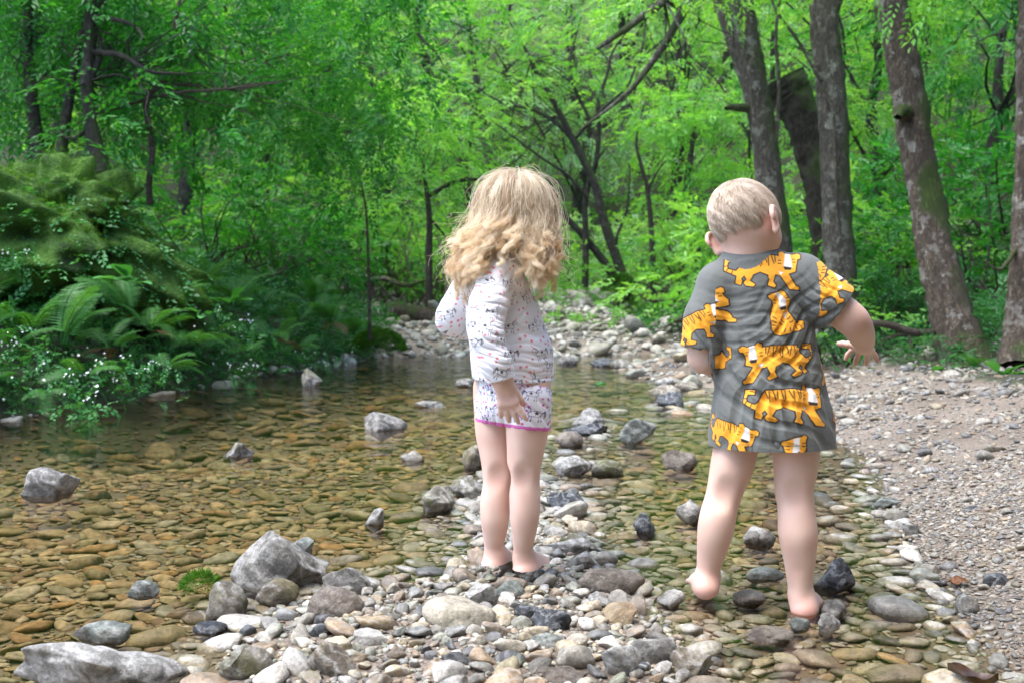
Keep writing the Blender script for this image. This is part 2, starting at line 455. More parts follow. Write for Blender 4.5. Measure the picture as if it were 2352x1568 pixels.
def mat_water():
    m, nt, out = mat_new('stream_water')
    geo = N(nt, 'ShaderNodeNewGeometry')
    mp = N(nt, 'ShaderNodeMapping'); mp.inputs['Scale'].default_value = (1.0, 1.6, 1.0); mp.inputs['Rotation'].default_value = (0, 0, 0.25)
    nt.links.new(geo.outputs['Position'], mp.inputs[0])
    n1 = N(nt, 'ShaderNodeTexNoise', Scale=3.2, Detail=2.0, Roughness=0.45, Distortion=0.6); nt.links.new(mp.outputs[0], n1.inputs[0])
    n2 = N(nt, 'ShaderNodeTexNoise', Scale=15.0, Detail=3.0, Roughness=0.5, Distortion=0.8); nt.links.new(mp.outputs[0], n2.inputs[0])
    h = vmath(nt, 'ADD', n1.outputs['Fac'], vmath(nt, 'MULTIPLY', n2.outputs['Fac'], 0.22))
    at = N(nt, 'ShaderNodeAttribute', attribute_name='riffle')
    bp = N(nt, 'ShaderNodeBump', Distance=0.02)
    nt.links.new(maprange(nt, at.outputs['Fac'], 0, 1, 0.45, 1.0), bp.inputs['Strength'])
    nt.links.new(h, bp.inputs['Height'])
    tr = N(nt, 'ShaderNodeBsdfTransparent'); tr.inputs[0].default_value = (0.96, 0.945, 0.89, 1)
    gl = N(nt, 'ShaderNodeBsdfGlossy', Roughness=0.03)
    fr = N(nt, 'ShaderNodeFresnel', IOR=1.33)
    nt.links.new(bp.outputs[0], gl.inputs['Normal']); nt.links.new(bp.outputs[0], fr.inputs['Normal'])
    mx = N(nt, 'ShaderNodeMixShader')
    nt.links.new(fr.outputs[0], mx.inputs[0]); nt.links.new(tr.outputs[0], mx.inputs[1]); nt.links.new(gl.outputs[0], mx.inputs[2])
    nt.links.new(mx.outputs[0], out.inputs[0])
    return m


WATER = mat_water()


def mat_attr(name, attr='tint', rough=0.8, sss=0.0, bump=0.0, bscale=300.0, sheen=0.0):
    m, nt, out = mat_new(name)
    at = N(nt, 'ShaderNodeAttribute', attribute_name=attr)
    pb = N(nt, 'ShaderNodeBsdfPrincipled', Roughness=rough)
    nt.links.new(at.outputs['Color'], pb.inputs['Base Color'])
    if sss:
        pb.inputs['Subsurface Weight'].default_value = sss
        pb.inputs['Subsurface Radius'].default_value = (1.0, 0.35, 0.2)
        pb.inputs['Subsurface Scale'].default_value = 0.006
    if sheen: pb.inputs['Sheen Weight'].default_value = sheen
    if bump:
        geo = N(nt, 'ShaderNodeNewGeometry')
        n1 = N(nt, 'ShaderNodeTexNoise', Scale=bscale, Detail=3.0); nt.links.new(geo.outputs['Position'], n1.inputs[0])
        n2 = N(nt, 'ShaderNodeTexNoise', Scale=26.0, Detail=2.0, Distortion=1.2); nt.links.new(geo.outputs['Position'], n2.inputs[0])
        bp = N(nt, 'ShaderNodeBump', Strength=bump, Distance=0.004)
        nt.links.new(vmath(nt, 'ADD', vmath(nt, 'MULTIPLY', n1.outputs['Fac'], 0.15), n2.outputs['Fac']), bp.inputs['Height'])
        nt.links.new(bp.outputs[0], pb.inputs['Normal'])
    nt.links.new(pb.outputs[0], out.inputs[0])
    return m


def mat_plain(name, col, rough=0.6):
    m, nt, out = mat_new(name)
    pb = N(nt, 'ShaderNodeBsdfPrincipled', Roughness=rough)
    geo = N(nt, 'ShaderNodeNewGeometry')
    n1 = N(nt, 'ShaderNodeTexNoise', Scale=40.0, Detail=4.0); nt.links.new(geo.outputs['Position'], n1.inputs[0])
    nt.links.new(mixc(nt, n1.outputs['Fac'], tuple(c * 0.75 for c in col), tuple(min(1, c * 1.2) for c in col)), pb.inputs['Base Color'])
    nt.links.new(pb.outputs[0], out.inputs[0])
    return m


PETAL = mat_plain('white_petal', (0.78, 0.8, 0.76))

# ------------------------------------------------------------------ terrain
_ctl = []


def cg(px, py, z): p = G(px, py, z); _ctl.append((p.x, p.y, z))
def cp(px, py, d): p = P(px, py, d); _ctl.append((p.x, p.y, p.z))
def cw(x, y, z): _ctl.append((x, y, z))


for a in [(100, 1100, -.14), (400, 1100, -.13), (60, 1400, -.07), (300, 1280, -.09), (700, 1120, -.11), (600, 950, -.17), (200, 1010, -.2),
          (-200, 1200, -.15), (-300, 1500, -.08), (900, 900, -.13), (1000, 1000, -.09), (820, 1200, -.07), (650, 1250, -.07), (1100, 880, -.1), (1400, 880, -.08), (1300, 845, -.09),
          (1500, 830, -.07), (1150, 850, -.1), (850, 1290, -.04), (150, 1560, -.05), (380, 1480, -.035), (440, 1400, -.04), (330, 1568, -.03),
          # gravel bar
          (1150, 1430, .018), (900, 1480, .022), (1100, 1568, .035), (1300, 1360, .012), (1400, 1450, .012), (680, 1500, .010), (820, 1400, .012), (1250, 1250, .006),
          (1180, 1180, .004), (1290, 1150, .004), (560, 1568, .008), (1500, 1560, .014), (1000, 1380, .008), (620, 1420, .0), (1000, 1300, -.014), (900, 1330, -.014),
          (1080, 1120, -.01), (1020, 1200, -.014), (1340, 1200, -.010), (1180, 1320, .004), (1460, 1380, -.002), (1150, 1060, -.02), (1350, 1080, -.018),
          # shallows round the second child
          (1600, 1300, -.034), (1750, 1400, -.026), (1900, 1450, -.028), (1700, 1200, -.045), (1700, 1110, -.055), (1480, 1180, -.04), (2000, 1500, -.028),
          (1560, 1400, -.012), (2160, 1568, -.022), (1960, 1350, -.024), (1620, 1490, -.014), (2040, 1230, -.012), (1800, 1290, -.032), (1950, 1130, -.016), (1850, 1060, -.03), (1600, 1020, -.05),
          (1400, 1000, -.008), (1350, 1020, -.012), (1500, 935, -.02), (1560, 900, -.03), (1480, 1060, -.045),
          # pebble bank on the right
          (2060, 1080, .008), (2150, 1200, .012), (2230, 1330, .008), (2352, 1430, .008), (2500, 1568, .01), (2200, 1100, .045), (2300, 1000, .09), (2100, 960, .08), (1990, 920, .06),
          (1960, 865, .10), (2150, 885, .13), (2352, 900, .16), (2352, 1100, .09), (2520, 1000, .16), (1900, 1010, -.01), (1890, 930, -.03), (2600, 1200, .12), (1900, 870, .0), (1820, 860, -.05)]:
    cg(*a)
for a in [(950, 818, 11.6), (1050, 822, 11.4), (1000, 765, 12.6), (1000, 725, 14.0), (1180, 815, 11.6), (1250, 805, 12.0), (1300, 765, 13.0), (1300, 705, 15.0), (1260, 660, 17.0), (1420, 782, 13.2), (1460, 730, 15.0),
          (1430, 690, 17.0), (1620, 700, 18.0), (1580, 660, 20.0), (1640, 760, 15.0), (1640, 812, 12.5), (1700, 815, 12.0), (880, 740, 13.0), (820, 760, 11.5)]:
    cp(*a)
for a in [(1520, 792, -.05), (1500, 778, -.03), (1560, 800, -.06)]: cg(*a)
LEFT = [G(-420, 1040), G(-150, 990), G(0, 965), G(150, 942), G(300, 918), G(450, 893), G(600, 866), G(740, 842), G(860, 822)]
for p in LEFT:
    cw(p.x + .04, p.y - .05, -.13)
    cw(p.x - .10, p.y + .10, .12)
    cw(p.x - .45, p.y + .35, .42)
    cw(p.x - 1.0, p.y + .9, .72)
for a in [(1.6, 9.2, .2), (2.4, 8.6, .18), (3.2, 8.2, .22), (4.2, 7.6, .3), (3.2, 6.2, .16), (5, 4, .35), (3, 3, .15), (2.2, 1.2, .1), (6, 9, .7), (3, 11, .45), (9, 10, 1.8), (14, 14, 4), (8, 20, 4), (18, 30, 11),
          (2.2, 13, .5), (3.2, 17, 1.3), (-7, 8, 1.5), (-5, 9.5, 1.15), (-12, 10, 3.2), (-8, 14, 2.6), (-4, 14, 1.0), (-3, 18, 1.4), (-20, 18, 8), (-14, 28, 9), (0, 23, 1.7), (0, 30, 5), (10, 38, 13), (-10, 38, 13), (0, 45, 15),
          (-30, 50, 26), (30, 50, 26), (0, 70, 30), (-50, 80, 44), (50, 80, 44), (-5, 1, .1), (-1.5, 0, -.05), (0, 0, .02), (1, 0, .0), (-5, 4.5, .5)]:
    cw(*a)
_ctl = np.array(_ctl)


def uv_of(x, y):
    yy = np.maximum(y + 2.0, 0.4)
    return np.stack([x / yy * 1.3, np.log(yy)], -1)


_cu = uv_of(_ctl[:, 0], _ctl[:, 1])
_K = np.linalg.norm(_cu[:, None] - _cu[None], axis=-1)
_K = _K + np.eye(len(_K)) * 1e-4
_wts = np.linalg.solve(_K, _ctl[:, 2])


def height(x, y):
    x = np.asarray(x, float); y = np.asarray(y, float)
    q = uv_of(x.ravel(), y.ravel())
    out = np.empty(len(q))
    for s in range(0, len(q), 20000):
        out[s:s + 20000] = np.linalg.norm(q[s:s + 20000, None] - _cu[None], axis=-1) @ _wts
    return out.reshape(x.shape)


def h1(x, y): return float(height(np.array([x]), np.array([y]))[0])


_lx = np.array([p.x for p in LEFT]); _ly = np.array([p.y for p in LEFT])
_RW = [G(1870, 905, 0), G(1890, 980, 0), G(1985, 1090, 0), G(2070, 1200, 0), G(2120, 1300, 0), G(2200, 1420, 0), G(2300, 1520, 0), G(2450, 1640, 0)]
_ry = np.array([p.y for p in _RW])[::-1]; _rx = np.array([p.x for p in _RW])[::-1]


def left_of_bank(x, y): return x < np.interp(y, _ly, _lx, left=_lx[0], right=_lx[-1]) - 0.0


def x_right(y): return np.interp(y, _ry, _rx)


def build_ground():
    ny, nx = 330, 300
    t = np.linspace(0, 1, ny)
    yy = -1.2 + 0.8 * (np.exp(t * math.log(95 / 0.8 + 1)) - 1)
    s = np.linspace(-1.35, 1.35, nx)
    s = s * (0.55 + 0.45 * np.abs(s) / 1.35)
    Y, S = np.meshgrid(yy, s, indexing='ij')
    X = (Y + 2.0) * S
    Z = height(X, Y)
    q = np.random.default_rng(3)
    amp = np.clip((Y - 3) / 25, 0.004, 0.5) * np.clip((Z - 0.75) / 0.8, 0.0, 1)
    for k in range(14):
        a = q.uniform(0, 6.28); fr = q.uniform(0.6, 5)
        Z = Z + amp * 0.12 * np.sin((X * math.cos(a) + Y * math.sin(a)) * fr + q.uniform(0, 6.28))
    v = np.stack([X, Y, Z], -1).reshape(-1, 3)
    i, j = np.meshgrid(np.arange(ny - 1), np.arange(nx - 1), indexing='ij')
    f = np.stack([i * nx + j, i * nx + j + 1, (i + 1) * nx + j + 1, (i + 1) * nx + j], -1).reshape(-1, 4)
    lb = left_of_bank(X - 0.02, Y) & (Y > 3.5)
    far = Y > 19
    rt = (X > 1.5) & (Z > 0.155) & (Y > 5.5)
    wood = (lb | far | rt | (np.abs(X) > 0.75 * (Y + 2))).astype(float).ravel()
    return raw_mesh('ground', v, f, True, {'wood': wood})


ground = tag(link('ground', build_ground(), GROUND), 'brown gravelly stream bed rising into dark wooded banks', 'ground', kind='structure')


def build_water():
    nx, ny = 90, 160
    yy = 0.4 + 0.35 * (np.exp(np.linspace(0, 1, ny) * math.log(20 / 0.35 + 1)) - 1)
    xs = np.linspace(-1, 1, nx)
    Y, S = np.meshgrid(yy, xs, indexing='ij')
    X = S * (2.6 + Y * 0.42) - 0.3
    q = np.random.default_rng(8)
    Z = np.zeros_like(X)
    for k in range(10):
        a = q.uniform(0, 6.28); fr = q.uniform(4, 14)
        Z += 0.0006 * np.sin((X * math.cos(a) + Y * math.sin(a)) * fr + q.uniform(0, 6.28))
    rp = np.exp(-((Y - 14.2) / 1.6) ** 2 - ((X - 2.4) / 1.8) ** 2) + 0.45 * np.exp(-((Y - 5.2) / 1.0) ** 2 - ((X - 0.7) / 0.8) ** 2) + np.clip((Y - 3) / 14, 0, .5)
    v = np.stack([X, Y, Z], -1).reshape(-1, 3)
    i, j = np.meshgrid(np.arange(ny - 1), np.arange(nx - 1), indexing='ij')
    f = np.stack([i * nx + j, i * nx + j + 1, (i + 1) * nx + j + 1, (i + 1) * nx + j], -1).reshape(-1, 4)
    return raw_mesh('stream_water', v, f, True, {'riffle': np.clip(rp, 0, 1).ravel()})


water = tag(link('stream_water', build_water(), WATER), 'clear shallow brownish stream water flowing over stones', 'water', kind='structure')


# ------------------------------------------------------------------ stones
def ico(sub):
    bm = bmesh.new()
    bmesh.ops.create_icosphere(bm, subdivisions=sub, radius=1.0)
    v = np.array([x.co[:] for x in bm.verts]); f = np.array([[y.index for y in x.verts] for x in bm.faces])
    bm.free()
    return v, f


ICO = {k: ico(k) for k in (1, 2, 3, 4, 5)}


def lumps(v, q, n, f0, f1, amp):
    d = np.zeros(len(v))
    for _ in range(n):
        k = q.normal(0, 1, 3); k /= np.linalg.norm(k)
        fr = q.uniform(f0, f1)
        d += np.sin(v @ k * fr + q.uniform(0, 6.28) + 1.3 * np.sin(v[:, q.integers(0, 3)] * fr * 0.7)) / fr
    return d * amp


def stone_shape(seed, sub=2, dims=(1, .75, .5), cuts=6, cut_depth=(0.62, 0.95), soft=0.12, rough=0.5):
    """unit stone: a ball flattened by several broken faces, corners worn, scaled to dims"""
    q = np.random.default_rng(seed)
    v, f = ICO[sub]
    v = v.copy()
    for _ in range(cuts):
        n = q.normal(0, 1, 3); n /= np.linalg.norm(n)
        d = q.uniform(*cut_depth)
        s = v @ n - d
        push = soft * np.log1p(np.exp(np.clip(s / soft * 3, -30, 30))) / 3 - soft * np.log1p(np.exp(-d / soft * 3)) / 3
        v = v - np.clip(push, 0, None)[:, None] * n
    r = np.linalg.norm(v, axis=1)
    v = v * (1 + lumps(v, q, 7, 1.5, 5, 0.10 * rough) + lumps(v, q, 9, 6, 15, 0.22 * rough))[:, None]
    v /= np.abs(v).max(0)
    return v * np.array(dims), f


HIDE = bpy.data.collections.new('stone_shapes')       # sources for scattered stuff; never linked to the scene


def variant_meshes(prefix, n, sub, dimf, mat, **kw):
    out = []
    for k in range(n):
        q = np.random.default_rng(1000 + k)
        v, f = stone_shape(500 + k * 7 + sub, sub, dimf(q), **kw)
        me = raw_mesh(prefix, v, f)
        me.materials.append(mat)
        out.append(me)
    return out


def gn_scatter(name, pos, rot, scl, idx, meshes, parent, label=None):
    """one 'stuff' object: every point carries one small stone"""
    coll = bpy.data.collections.new(name + '_shapes')
    for k, me in enumerate(meshes):
        coll.objects.link(bpy.data.objects.new('%s_shape_%02d' % (name, k), me))
    me = bpy.data.meshes.new(name)
    me.vertices.add(len(pos)); me.vertices.foreach_set('co', np.asarray(pos, np.float32).ravel())
    for nm, a in (('rot', rot), ('scl', scl)):
        me.attributes.new(nm, 'FLOAT_VECTOR', 'POINT').data.foreach_set('vector', np.asarray(a, np.float32).ravel())
    me.attributes.new('pick', 'INT', 'POINT').data.foreach_set('value', np.asarray(idx, np.int32))
    o = link(name, me, None, parent)
    tag(o, label, None, None, 'stuff')
    ng = bpy.data.node_groups.new(name, 'GeometryNodeTree')
    ng.interface.new_socket('Geometry', in_out='INPUT', socket_type='NodeSocketGeometry')
    ng.interface.new_socket('Geometry', in_out='OUTPUT', socket_type='NodeSocketGeometry')
    gi, go = ng.nodes.new('NodeGroupInput'), ng.nodes.new('NodeGroupOutput')
    ci = ng.nodes.new('GeometryNodeCollectionInfo'); ci.inputs['Collection'].default_value = coll
    ci.inputs['Separate Children'].default_value = True; ci.inputs['Reset Children'].default_value = True
    ip = ng.nodes.new('GeometryNodeInstanceOnPoints'); ip.inputs['Pick Instance'].default_value = True

    def attr(n, t):
        a = ng.nodes.new('GeometryNodeInputNamedAttribute'); a.data_type = t; a.inputs[0].default_value = n
        return a.outputs[0]
    ng.links.new(gi.outputs[0], ip.inputs['Points']); ng.links.new(ci.outputs[0], ip.inputs['Instance'])
    ng.links.new(attr('pick', 'INT'), ip.inputs['Instance Index'])
    ng.links.new(attr('rot', 'FLOAT_VECTOR'), ip.inputs['Rotation']); ng.links.new(attr('scl', 'FLOAT_VECTOR'), ip.inputs['Scale'])
    ng.links.new(ip.outputs[0], go.inputs[0])
    o.modifiers.new('scatter', 'NODES').node_group = ng
    return o


class Darts:
    def __init__(self, cell=0.07): self.c, self.g = cell, {}

    def add(self, x, y, r):
        n = int(r / self.c) + 1
        ix, iy = int(x // self.c), int(y // self.c)
        for a in range(ix - n, ix + n + 1):
            for b in range(iy - n, iy + n + 1):
                self.g.setdefault((a, b), []).append((x, y, r))

    def free(self, x, y, r, tight):
        for (a, b, s) in self.g.get((int(x // self.c), int(y // self.c)), ()):
            if (x - a) ** 2 + (y - b) ** 2 < (tight * (r + s)) ** 2: return False
        return True


BIG = [  # px, py (foot of stone), width px, height px, depth ratio, material, turn, cuts, name, label
    (597, 1368, 276, 124, .75, B_GREY, .1, 9, 'boulder', 'large grey pyramid-shaped boulder with moss at its left foot'),
    (505, 1425, 108, 78, .9, B_MOSS, .3, 3, 'round_stone', 'round brown algae-stained stone in front of the large pyramid-shaped boulder'),
    (1000, 1180, 86, 58, .8, B_MOSS, .5, 6, 'stone_block', 'squarish grey stone block at the pool edge left of the girl'),
    (1083, 1143, 104, 46, .8, B_MOSS, .2, 4, 'stone', 'low greenish stone just behind the squarish grey stone block'),
    (1093, 1078, 68, 55, .9, B_TAN, .4, 5, 'stone', 'rounded tan stone beside the left knee of the girl'),
    (884, 990, 116, 54, .8, B_GREY, .0, 7, 'stone', 'dark grey stone with pale mossy crown standing in mid stream'),
    (108, 1140, 122, 62, .8, B_GREY, .2, 8, 'stone', 'pale grey lichen-spotted stone standing in the water at far left'),
    (540, 1052, 78, 34, .8, B_GREY, .0, 6, 'stone', 'small grey stone breaking the water between far left and mid stream'),
    (705, 888, 62, 40, .9, B_GREY, .2, 7, 'stone', 'small rugged rock in the stream near the ferny bank'),
    (862, 1210, 60, 50, .9, B_GREY, 1.0, 5, 'stone', 'small upright pale stone in the pool right of the large boulder'),
    (695, 1276, 66, 46, .9, B_GREEN, .3, 5, 'stone', 'small pale green stone just behind the large pyramid-shaped boulder'),
    (322, 1372, 76, 32, .7, B_GREEN, .2, 3, 'stone', 'smooth pale green oval stone in the pool left of the boulder'),
    (222, 1482, 152, 44, .6, B_GREEN, -.15, 5, 'flat_stone', 'long flat pale stone half out of water at lower left'),
    (195, 1600, 420, 105, .5, B_WHITE, .05, 6, 'flat_boulder', 'wide pale flat boulder cut off by the lower left edge'),
    (1350, 982, 92, 42, .8, B_WHITE, .1, 4, 'white_stone', 'white stone lying behind the dark slab in the riffle'),
    (1362, 1000, 138, 26, .6, B_SLATE, .1, 6, 'slab', 'thin dark slab lying in the riffle behind the girl'),
    (1455, 1020, 114, 58, .6, B_GREEN, -.3, 7, 'stone', 'angular green-grey stone in the riffle between the two children'),
    (1308, 1026, 66, 32, .8, B_BROWN, .3, 3, 'stone', 'long brown algae stone in front of the thin dark slab'),
    (1562, 1080, 92, 42, .7, B_BROWN, -.25, 5, 'stone', 'brown wedge-shaped stone in shallow water left of the boy'),
    (1320, 1092, 88, 42, .7, B_WHITE, .1, 5, 'stone', 'pale bluish stone right of the knees of the girl'),
    (1526, 918, 90, 38, .8, B_TAN, .0, 4, 'yellow_stone', 'yellowish stone topped by a small white one upstream of the boy'),
    (1545, 934, 70, 34, .7, B_SLATE, -.2, 5, 'stone', 'dark stone leaning on the yellowish stone upstream'),
    (1528, 890, 44, 22, .8, B_WHITE, .0, 4, 'stone', 'small white stone perched behind the yellowish stone'),
    (1481, 1228, 60, 46, .9, B_SLATE, .2, 9, 'cube_stone', 'cube-like slate-grey stone in the shallows between the children'),
    (1300, 1172, 90, 42, .6, B_SLATE, -.3, 7, 'stone', 'dark jagged slab right of the calves of the girl'),
    (1300, 1272, 118, 44, .5, B_WHITE, -.25, 5, 'long_stone', 'long cream stone lying aslant right of the feet of the girl'),
    (1343, 1306, 92, 40, .7, B_GREY, -.1, 4, 'stone', 'grey-violet oval stone behind the long brown oval stone'),
    (1410, 1368, 160, 64, .5, B_BROWN, .0, 1, 'oval_stone', 'large smooth brown oval stone between the two children'),
    (1172, 1374, 84, 42, .8, B_GREEN, .1, 2, 'oval_stone', 'speckled green-grey oval stone just below the heel of the girl'),
    (757, 1420, 150, 70, .6, B_BROWN, -.1, 1, 'oval_stone', 'smooth dark brown oval stone right of the large boulder'),
    (635, 1392, 104, 56, .45, B_TAN, .5, 3, 'slab', 'tilted tan slab leaning on the foot of the large boulder'),
    (1935, 1358, 116, 72, .6, B_SLATE, -.45, 9, 'slate_block', 'blue-grey slate wedge right of the right foot of the boy'),
    (1746, 1254, 84, 38, .8, B_GREY, .2, 3, 'banded_stone', 'banded grey stone between the calves of the boy'),
    (1761, 1336, 96, 26, .55, B_GREEN, .15, 2, 'flat_stone', 'flat speckled oval stone between the feet of the boy'),
    (1728, 1394, 76, 30, .9, B_BROWN, .0, 1, 'round_stone', 'round wet brown stone left of the right foot of the boy'),
    (1903, 1452, 78, 40, .5, B_WHITE, .6, 7, 'prism_stone', 'yellowish white prism-shaped stone under the toes of the boy'),
    (1925, 1418, 64, 32, .8, B_GREY, .2, 2, 'stone', 'smooth grey stone beyond the right toes of the boy'),
    (1840, 1450, 50, 26, .8, B_GREEN, .4, 2, 'stone', 'small green-grey stone under the right heel of the boy'),
    (1775, 1480, 130, 30, .6, B_BROWN, .2, 4, 'flat_stone', 'flat wet brown stone below the right foot of the boy'),
    (2040, 1168, 72, 28, .6, B_GREEN, .05, 6, 'flat_stone', 'flat angular pale stone at the waterline of the pebble bank'),
    (1590, 1200, 70, 46, .7, B_GREY, -.2, 5, 'stone', 'pale triangular stone left of the left calf of the boy'),
    (1222, 1422, 84, 42, .6, B_SLATE, -.2, 6, 'stone', 'wet dark blue stone below the feet of the girl'),
    (1276, 1450, 124, 56, .5, B_SLATE, -.35, 4, 'stone', 'long dark grey stone beside the wet dark blue stone'),
    (1381, 1396, 60, 38, .8, B_WHITE, .0, 5, 'white_stone', 'bright white stone below the large brown oval stone'),
    (1258, 1488, 112, 42, .5, B_GREEN, .15, 2, 'oval_stone', 'pale green oval stone in the lower middle of the gravel'),
    (1098, 1398, 92, 62, .7, B_WHITE, .35, 5, 'stone', 'yellow-white mossy stone left of the green-grey oval stone'),
    (1032, 1412, 110, 56, .7, B_BROWN, .1, 4, 'stone', 'pinkish brown hump-shaped stone left of the yellow-white mossy stone'),
    (1420, 1556, 110, 84, .8, B_WHITE, .3, 8, 'stone', 'angular white-grey stone near the bottom edge right of centre'),
    (766, 1560, 146, 90, .7, B_TAN, .2, 5, 'stone', 'broad tan stone near the bottom edge left of centre'),
    (548, 1560, 150, 82, .6, B_MOSS, .35, 7, 'stone', 'ridged greenish stone near the bottom edge below the large boulder'),
    (1300, 1568, 140, 60, .6, B_BROWN, .1, 4, 'stone', 'grey-brown stone near the bottom edge below the pale green oval'),
    (735, 1462, 54, 34, .8, B_SLATE, .1, 2, 'black_stone', 'glossy black round stone in the left gravel'),
    (478, 1460, 84, 26, .6, B_SLATE, .15, 3, 'stone', 'wet black oblong stone by the round algae-stained stone'),
    (800, 1366, 136, 58, .6, B_GREY, .1, 5, 'stone', 'long grey stone behind the smooth dark brown oval stone'),
    (1600, 1560, 120, 66, .7, B_TAN, .1, 4, 'stone', 'cream-brown stone at the bottom edge below the boy'),
    (1545, 1400, 66, 42, .8, B_WHITE, .2, 6, 'stone', 'rough pale yellow stone left of the left heel of the boy'),
    (1500, 1530, 130, 70, .7, B_GREY, .2, 2, 'stone', 'smooth grey stone behind the angular white-grey one'),
    (2300, 1345, 66, 34, .8, B_SLATE, .0, 3, 'stone', 'slate-blue stone on the right bank beside the brown leaf'),
    (2235, 1170, 58, 22, .7, B_SLATE, .0, 4, 'stone', 'small dark slate stone on the pebble bank'),
    (2100, 1230, 50, 34, .8, B_WHITE, .2, 5, 'stone', 'small white stone with a dry leaf at the right waterline'),
    (2230, 1410, 56, 40, .9, B_GREY, .2, 3, 'stone', 'rounded pale grey stone in the right shallows'),
    (1330, 765, 95, 40, .8, B_MOSS, .0, 5, 'mossy_rock', 'mossy rock at the far gravel bank edge'),
    (1400, 778, 90, 34, .8, B_MOSS, .0, 5, 'mossy_rock', 'brown mossy rock right of the other one on the far bank'),
    (1305, 838, 60, 20, .8, B_GREY, .0, 6, 'stone', 'small pale stone in the far water right of the girl'),
    (1385, 842, 75, 18, .8, B_SLATE, .0, 6, 'stone', 'dark flat stone in the far water right of the girl'),
    (1585, 850, 66, 22, .8, B_TAN, .0, 4, 'stone', 'tan stone in the far water beside the left sleeve of the boy'),
    (1070, 890, 52, 20, .8, B_GREY, .0, 4, 'stone', 'greyish stone in the water left of the waist of the girl'),
    (985, 938, 80, 14, .7, B_GREY, .0, 4, 'flat_stone', 'flat grey stone awash left of the girl'),
    (950, 1062, 66, 24, .8, B_TAN, .0, 4, 'stone', 'small tan stone in the pool left of the girl'),
]
darts = Darts()
for k, (px, py, w, h, dr, mat, turn, cuts, nm, lab) in enumerate(BIG):
    g = G(px, py, 0.0)
    for _ in range(3): g = G(px, py, min(max(h1(g.x, g.y), -0.004), 0.6))
    mm = g.y / FPX * 1.0
    W, H = w * mm, h * mm
    zb = h1(g.x, g.y)
    D = W * dr
    v, f = stone_shape(9000 + k * 13, 5 if w > 200 else 4 if w > 70 else 3, (1, 1, 1), cuts=cuts * 2 + 3, cut_depth=(0.42, 0.85) if cuts > 3 else (0.7, 1.0), soft=0.06 if cuts > 3 else 0.2, rough=1.2 if cuts > 3 else 0.5)
    bury = 0.35
    v = v * np.array([W / 2, D / 2, (H / (1 - bury)) / 2])
    if k == 0:      # peak left of the middle, long slope to the right
        t = np.clip(v[:, 2] / v[:, 2].max(), -1, 1)
        sx = 1 - 0.30 * np.clip(t, 0, 1)
        v[:, 0] = v[:, 0] * sx - 0.07 * W * np.clip(t, 0, 1)
        v[:, 2] *= np.where(v[:, 0] > 0, 1 - .5 * v[:, 0] / (W * .5), 1.0) * 1.1
    c, s = math.cos(turn * .5), math.sin(turn * .5)
    rz = np.array([[c, -s, 0], [s, c, 0], [0, 0, 1]])
    v = v @ rz.T
    me = raw_mesh(nm, v, f)
    o = link(nm, me, mat)
    top = (H / (1 - bury)) / 2
    o.location = (g.x, g.y + D * .42, max(min(zb, 0.0), -0.03) * 0.5 + zb * 0.5 + H - top if zb > 0 else H - top)
    tag(o, lab, 'boulder' if w > 200 else 'stone', 'large stones in the stream')
    darts.add(g.x, g.y + D * .42, 0.42 * math.sqrt(W * D) + .0)

for fx, fy in ((1200, 1332), (1128, 1320), (1622, 1360), (1618, 1325), (1846, 1415), (1870, 1385)):
    g = G(fx, fy, .0); darts.add(g.x, g.y, .010 if fx < 1400 else .026)
# stones picked apart one by one: the largest of each bed are pieces, the rest a mass
bar = tag(empty('gravel_bar', G(1150, 1430)), 'gravel bar of mixed river stones under the girl', 'gravel', kind='structure')
bed = tag(empty('stream_bed', G(500, 1200)), 'bed of flat ochre stones under the clear pool', 'stream bed', kind='structure')
bank = tag(empty('pebble_bank', G(2200, 1100)), 'bank of small pale pebbles on the right', 'gravel', kind='structure')
farbank = tag(empty('cobble_bank', G(1250, 800)), 'far bank of pale cobbles behind the girl', 'gravel', kind='structure')
V_BAR = variant_meshes('stone', 14, 3, lambda q: (1, q.uniform(.6, .85), q.uniform(.38, .62)), STONE, cuts=9, cut_depth=(.5, .9), soft=.09, rough=.8)
V_BAR2 = variant_meshes('stone', 10, 2, lambda q: (1, q.uniform(.6, .85), q.uniform(.4, .65)), STONE, cuts=8, cut_depth=(.5, .9), soft=.12, rough=.7)
V_BED = variant_meshes('stone', 12, 2, lambda q: (1, q.uniform(.55, .8), q.uniform(.2, .36)), STONE_BED, cuts=8, cut_depth=(.5, .9), soft=.1, rough=.6)
V_SHAL = variant_meshes('stone', 12, 2, lambda q: (1, q.uniform(.6, .85), q.uniform(.22, .4)), STONE, cuts=8, cut_depth=(.5, .9), soft=.1, rough=.6)
V_BANK = variant_meshes('pebble', 10, 2, lambda q: (1, q.uniform(.6, .85), q.uniform(.35, .55)), STONE_BANK, cuts=7, cut_depth=(.5, .9), soft=.12, rough=.6)
V_FAR = variant_meshes('cobble', 12, 2, lambda q: (1, q.uniform(.6, .85), q.uniform(.4, .6)), STONE_FAR, cuts=9, cut_depth=(.45, .85), soft=.08, rough=.8)


def zone_of(x, y, z):
    zo = np.where(z > -0.0075, 0, 1)                      # 0 bar, 1 bed
    zo = np.where((x > x_right(y)) & (y < 9.5), 2, zo)
    earthy = (zo == 2) & (x > x_right(y) + .45) & (np.sin(x * 4.1 + 1.3 * np.sin(y * 3.3)) + np.sin(y * 5.2 + x * 2) > .1) & (rng.random(len(x)) < .7)
    zo = np.where(earthy, 9, zo)
    zo = np.where((y > 9.5) & (z > -0.03), 3, zo)
    zo = np.where((y > 9.5) & ((z > 1.0) | (x > 3.6) | (x < -3.4)), 9, zo)
    zo = np.where(left_of_bank(x + .05, y) & (y > 3.4) & (y < 12.2), 9, zo)
    return zo


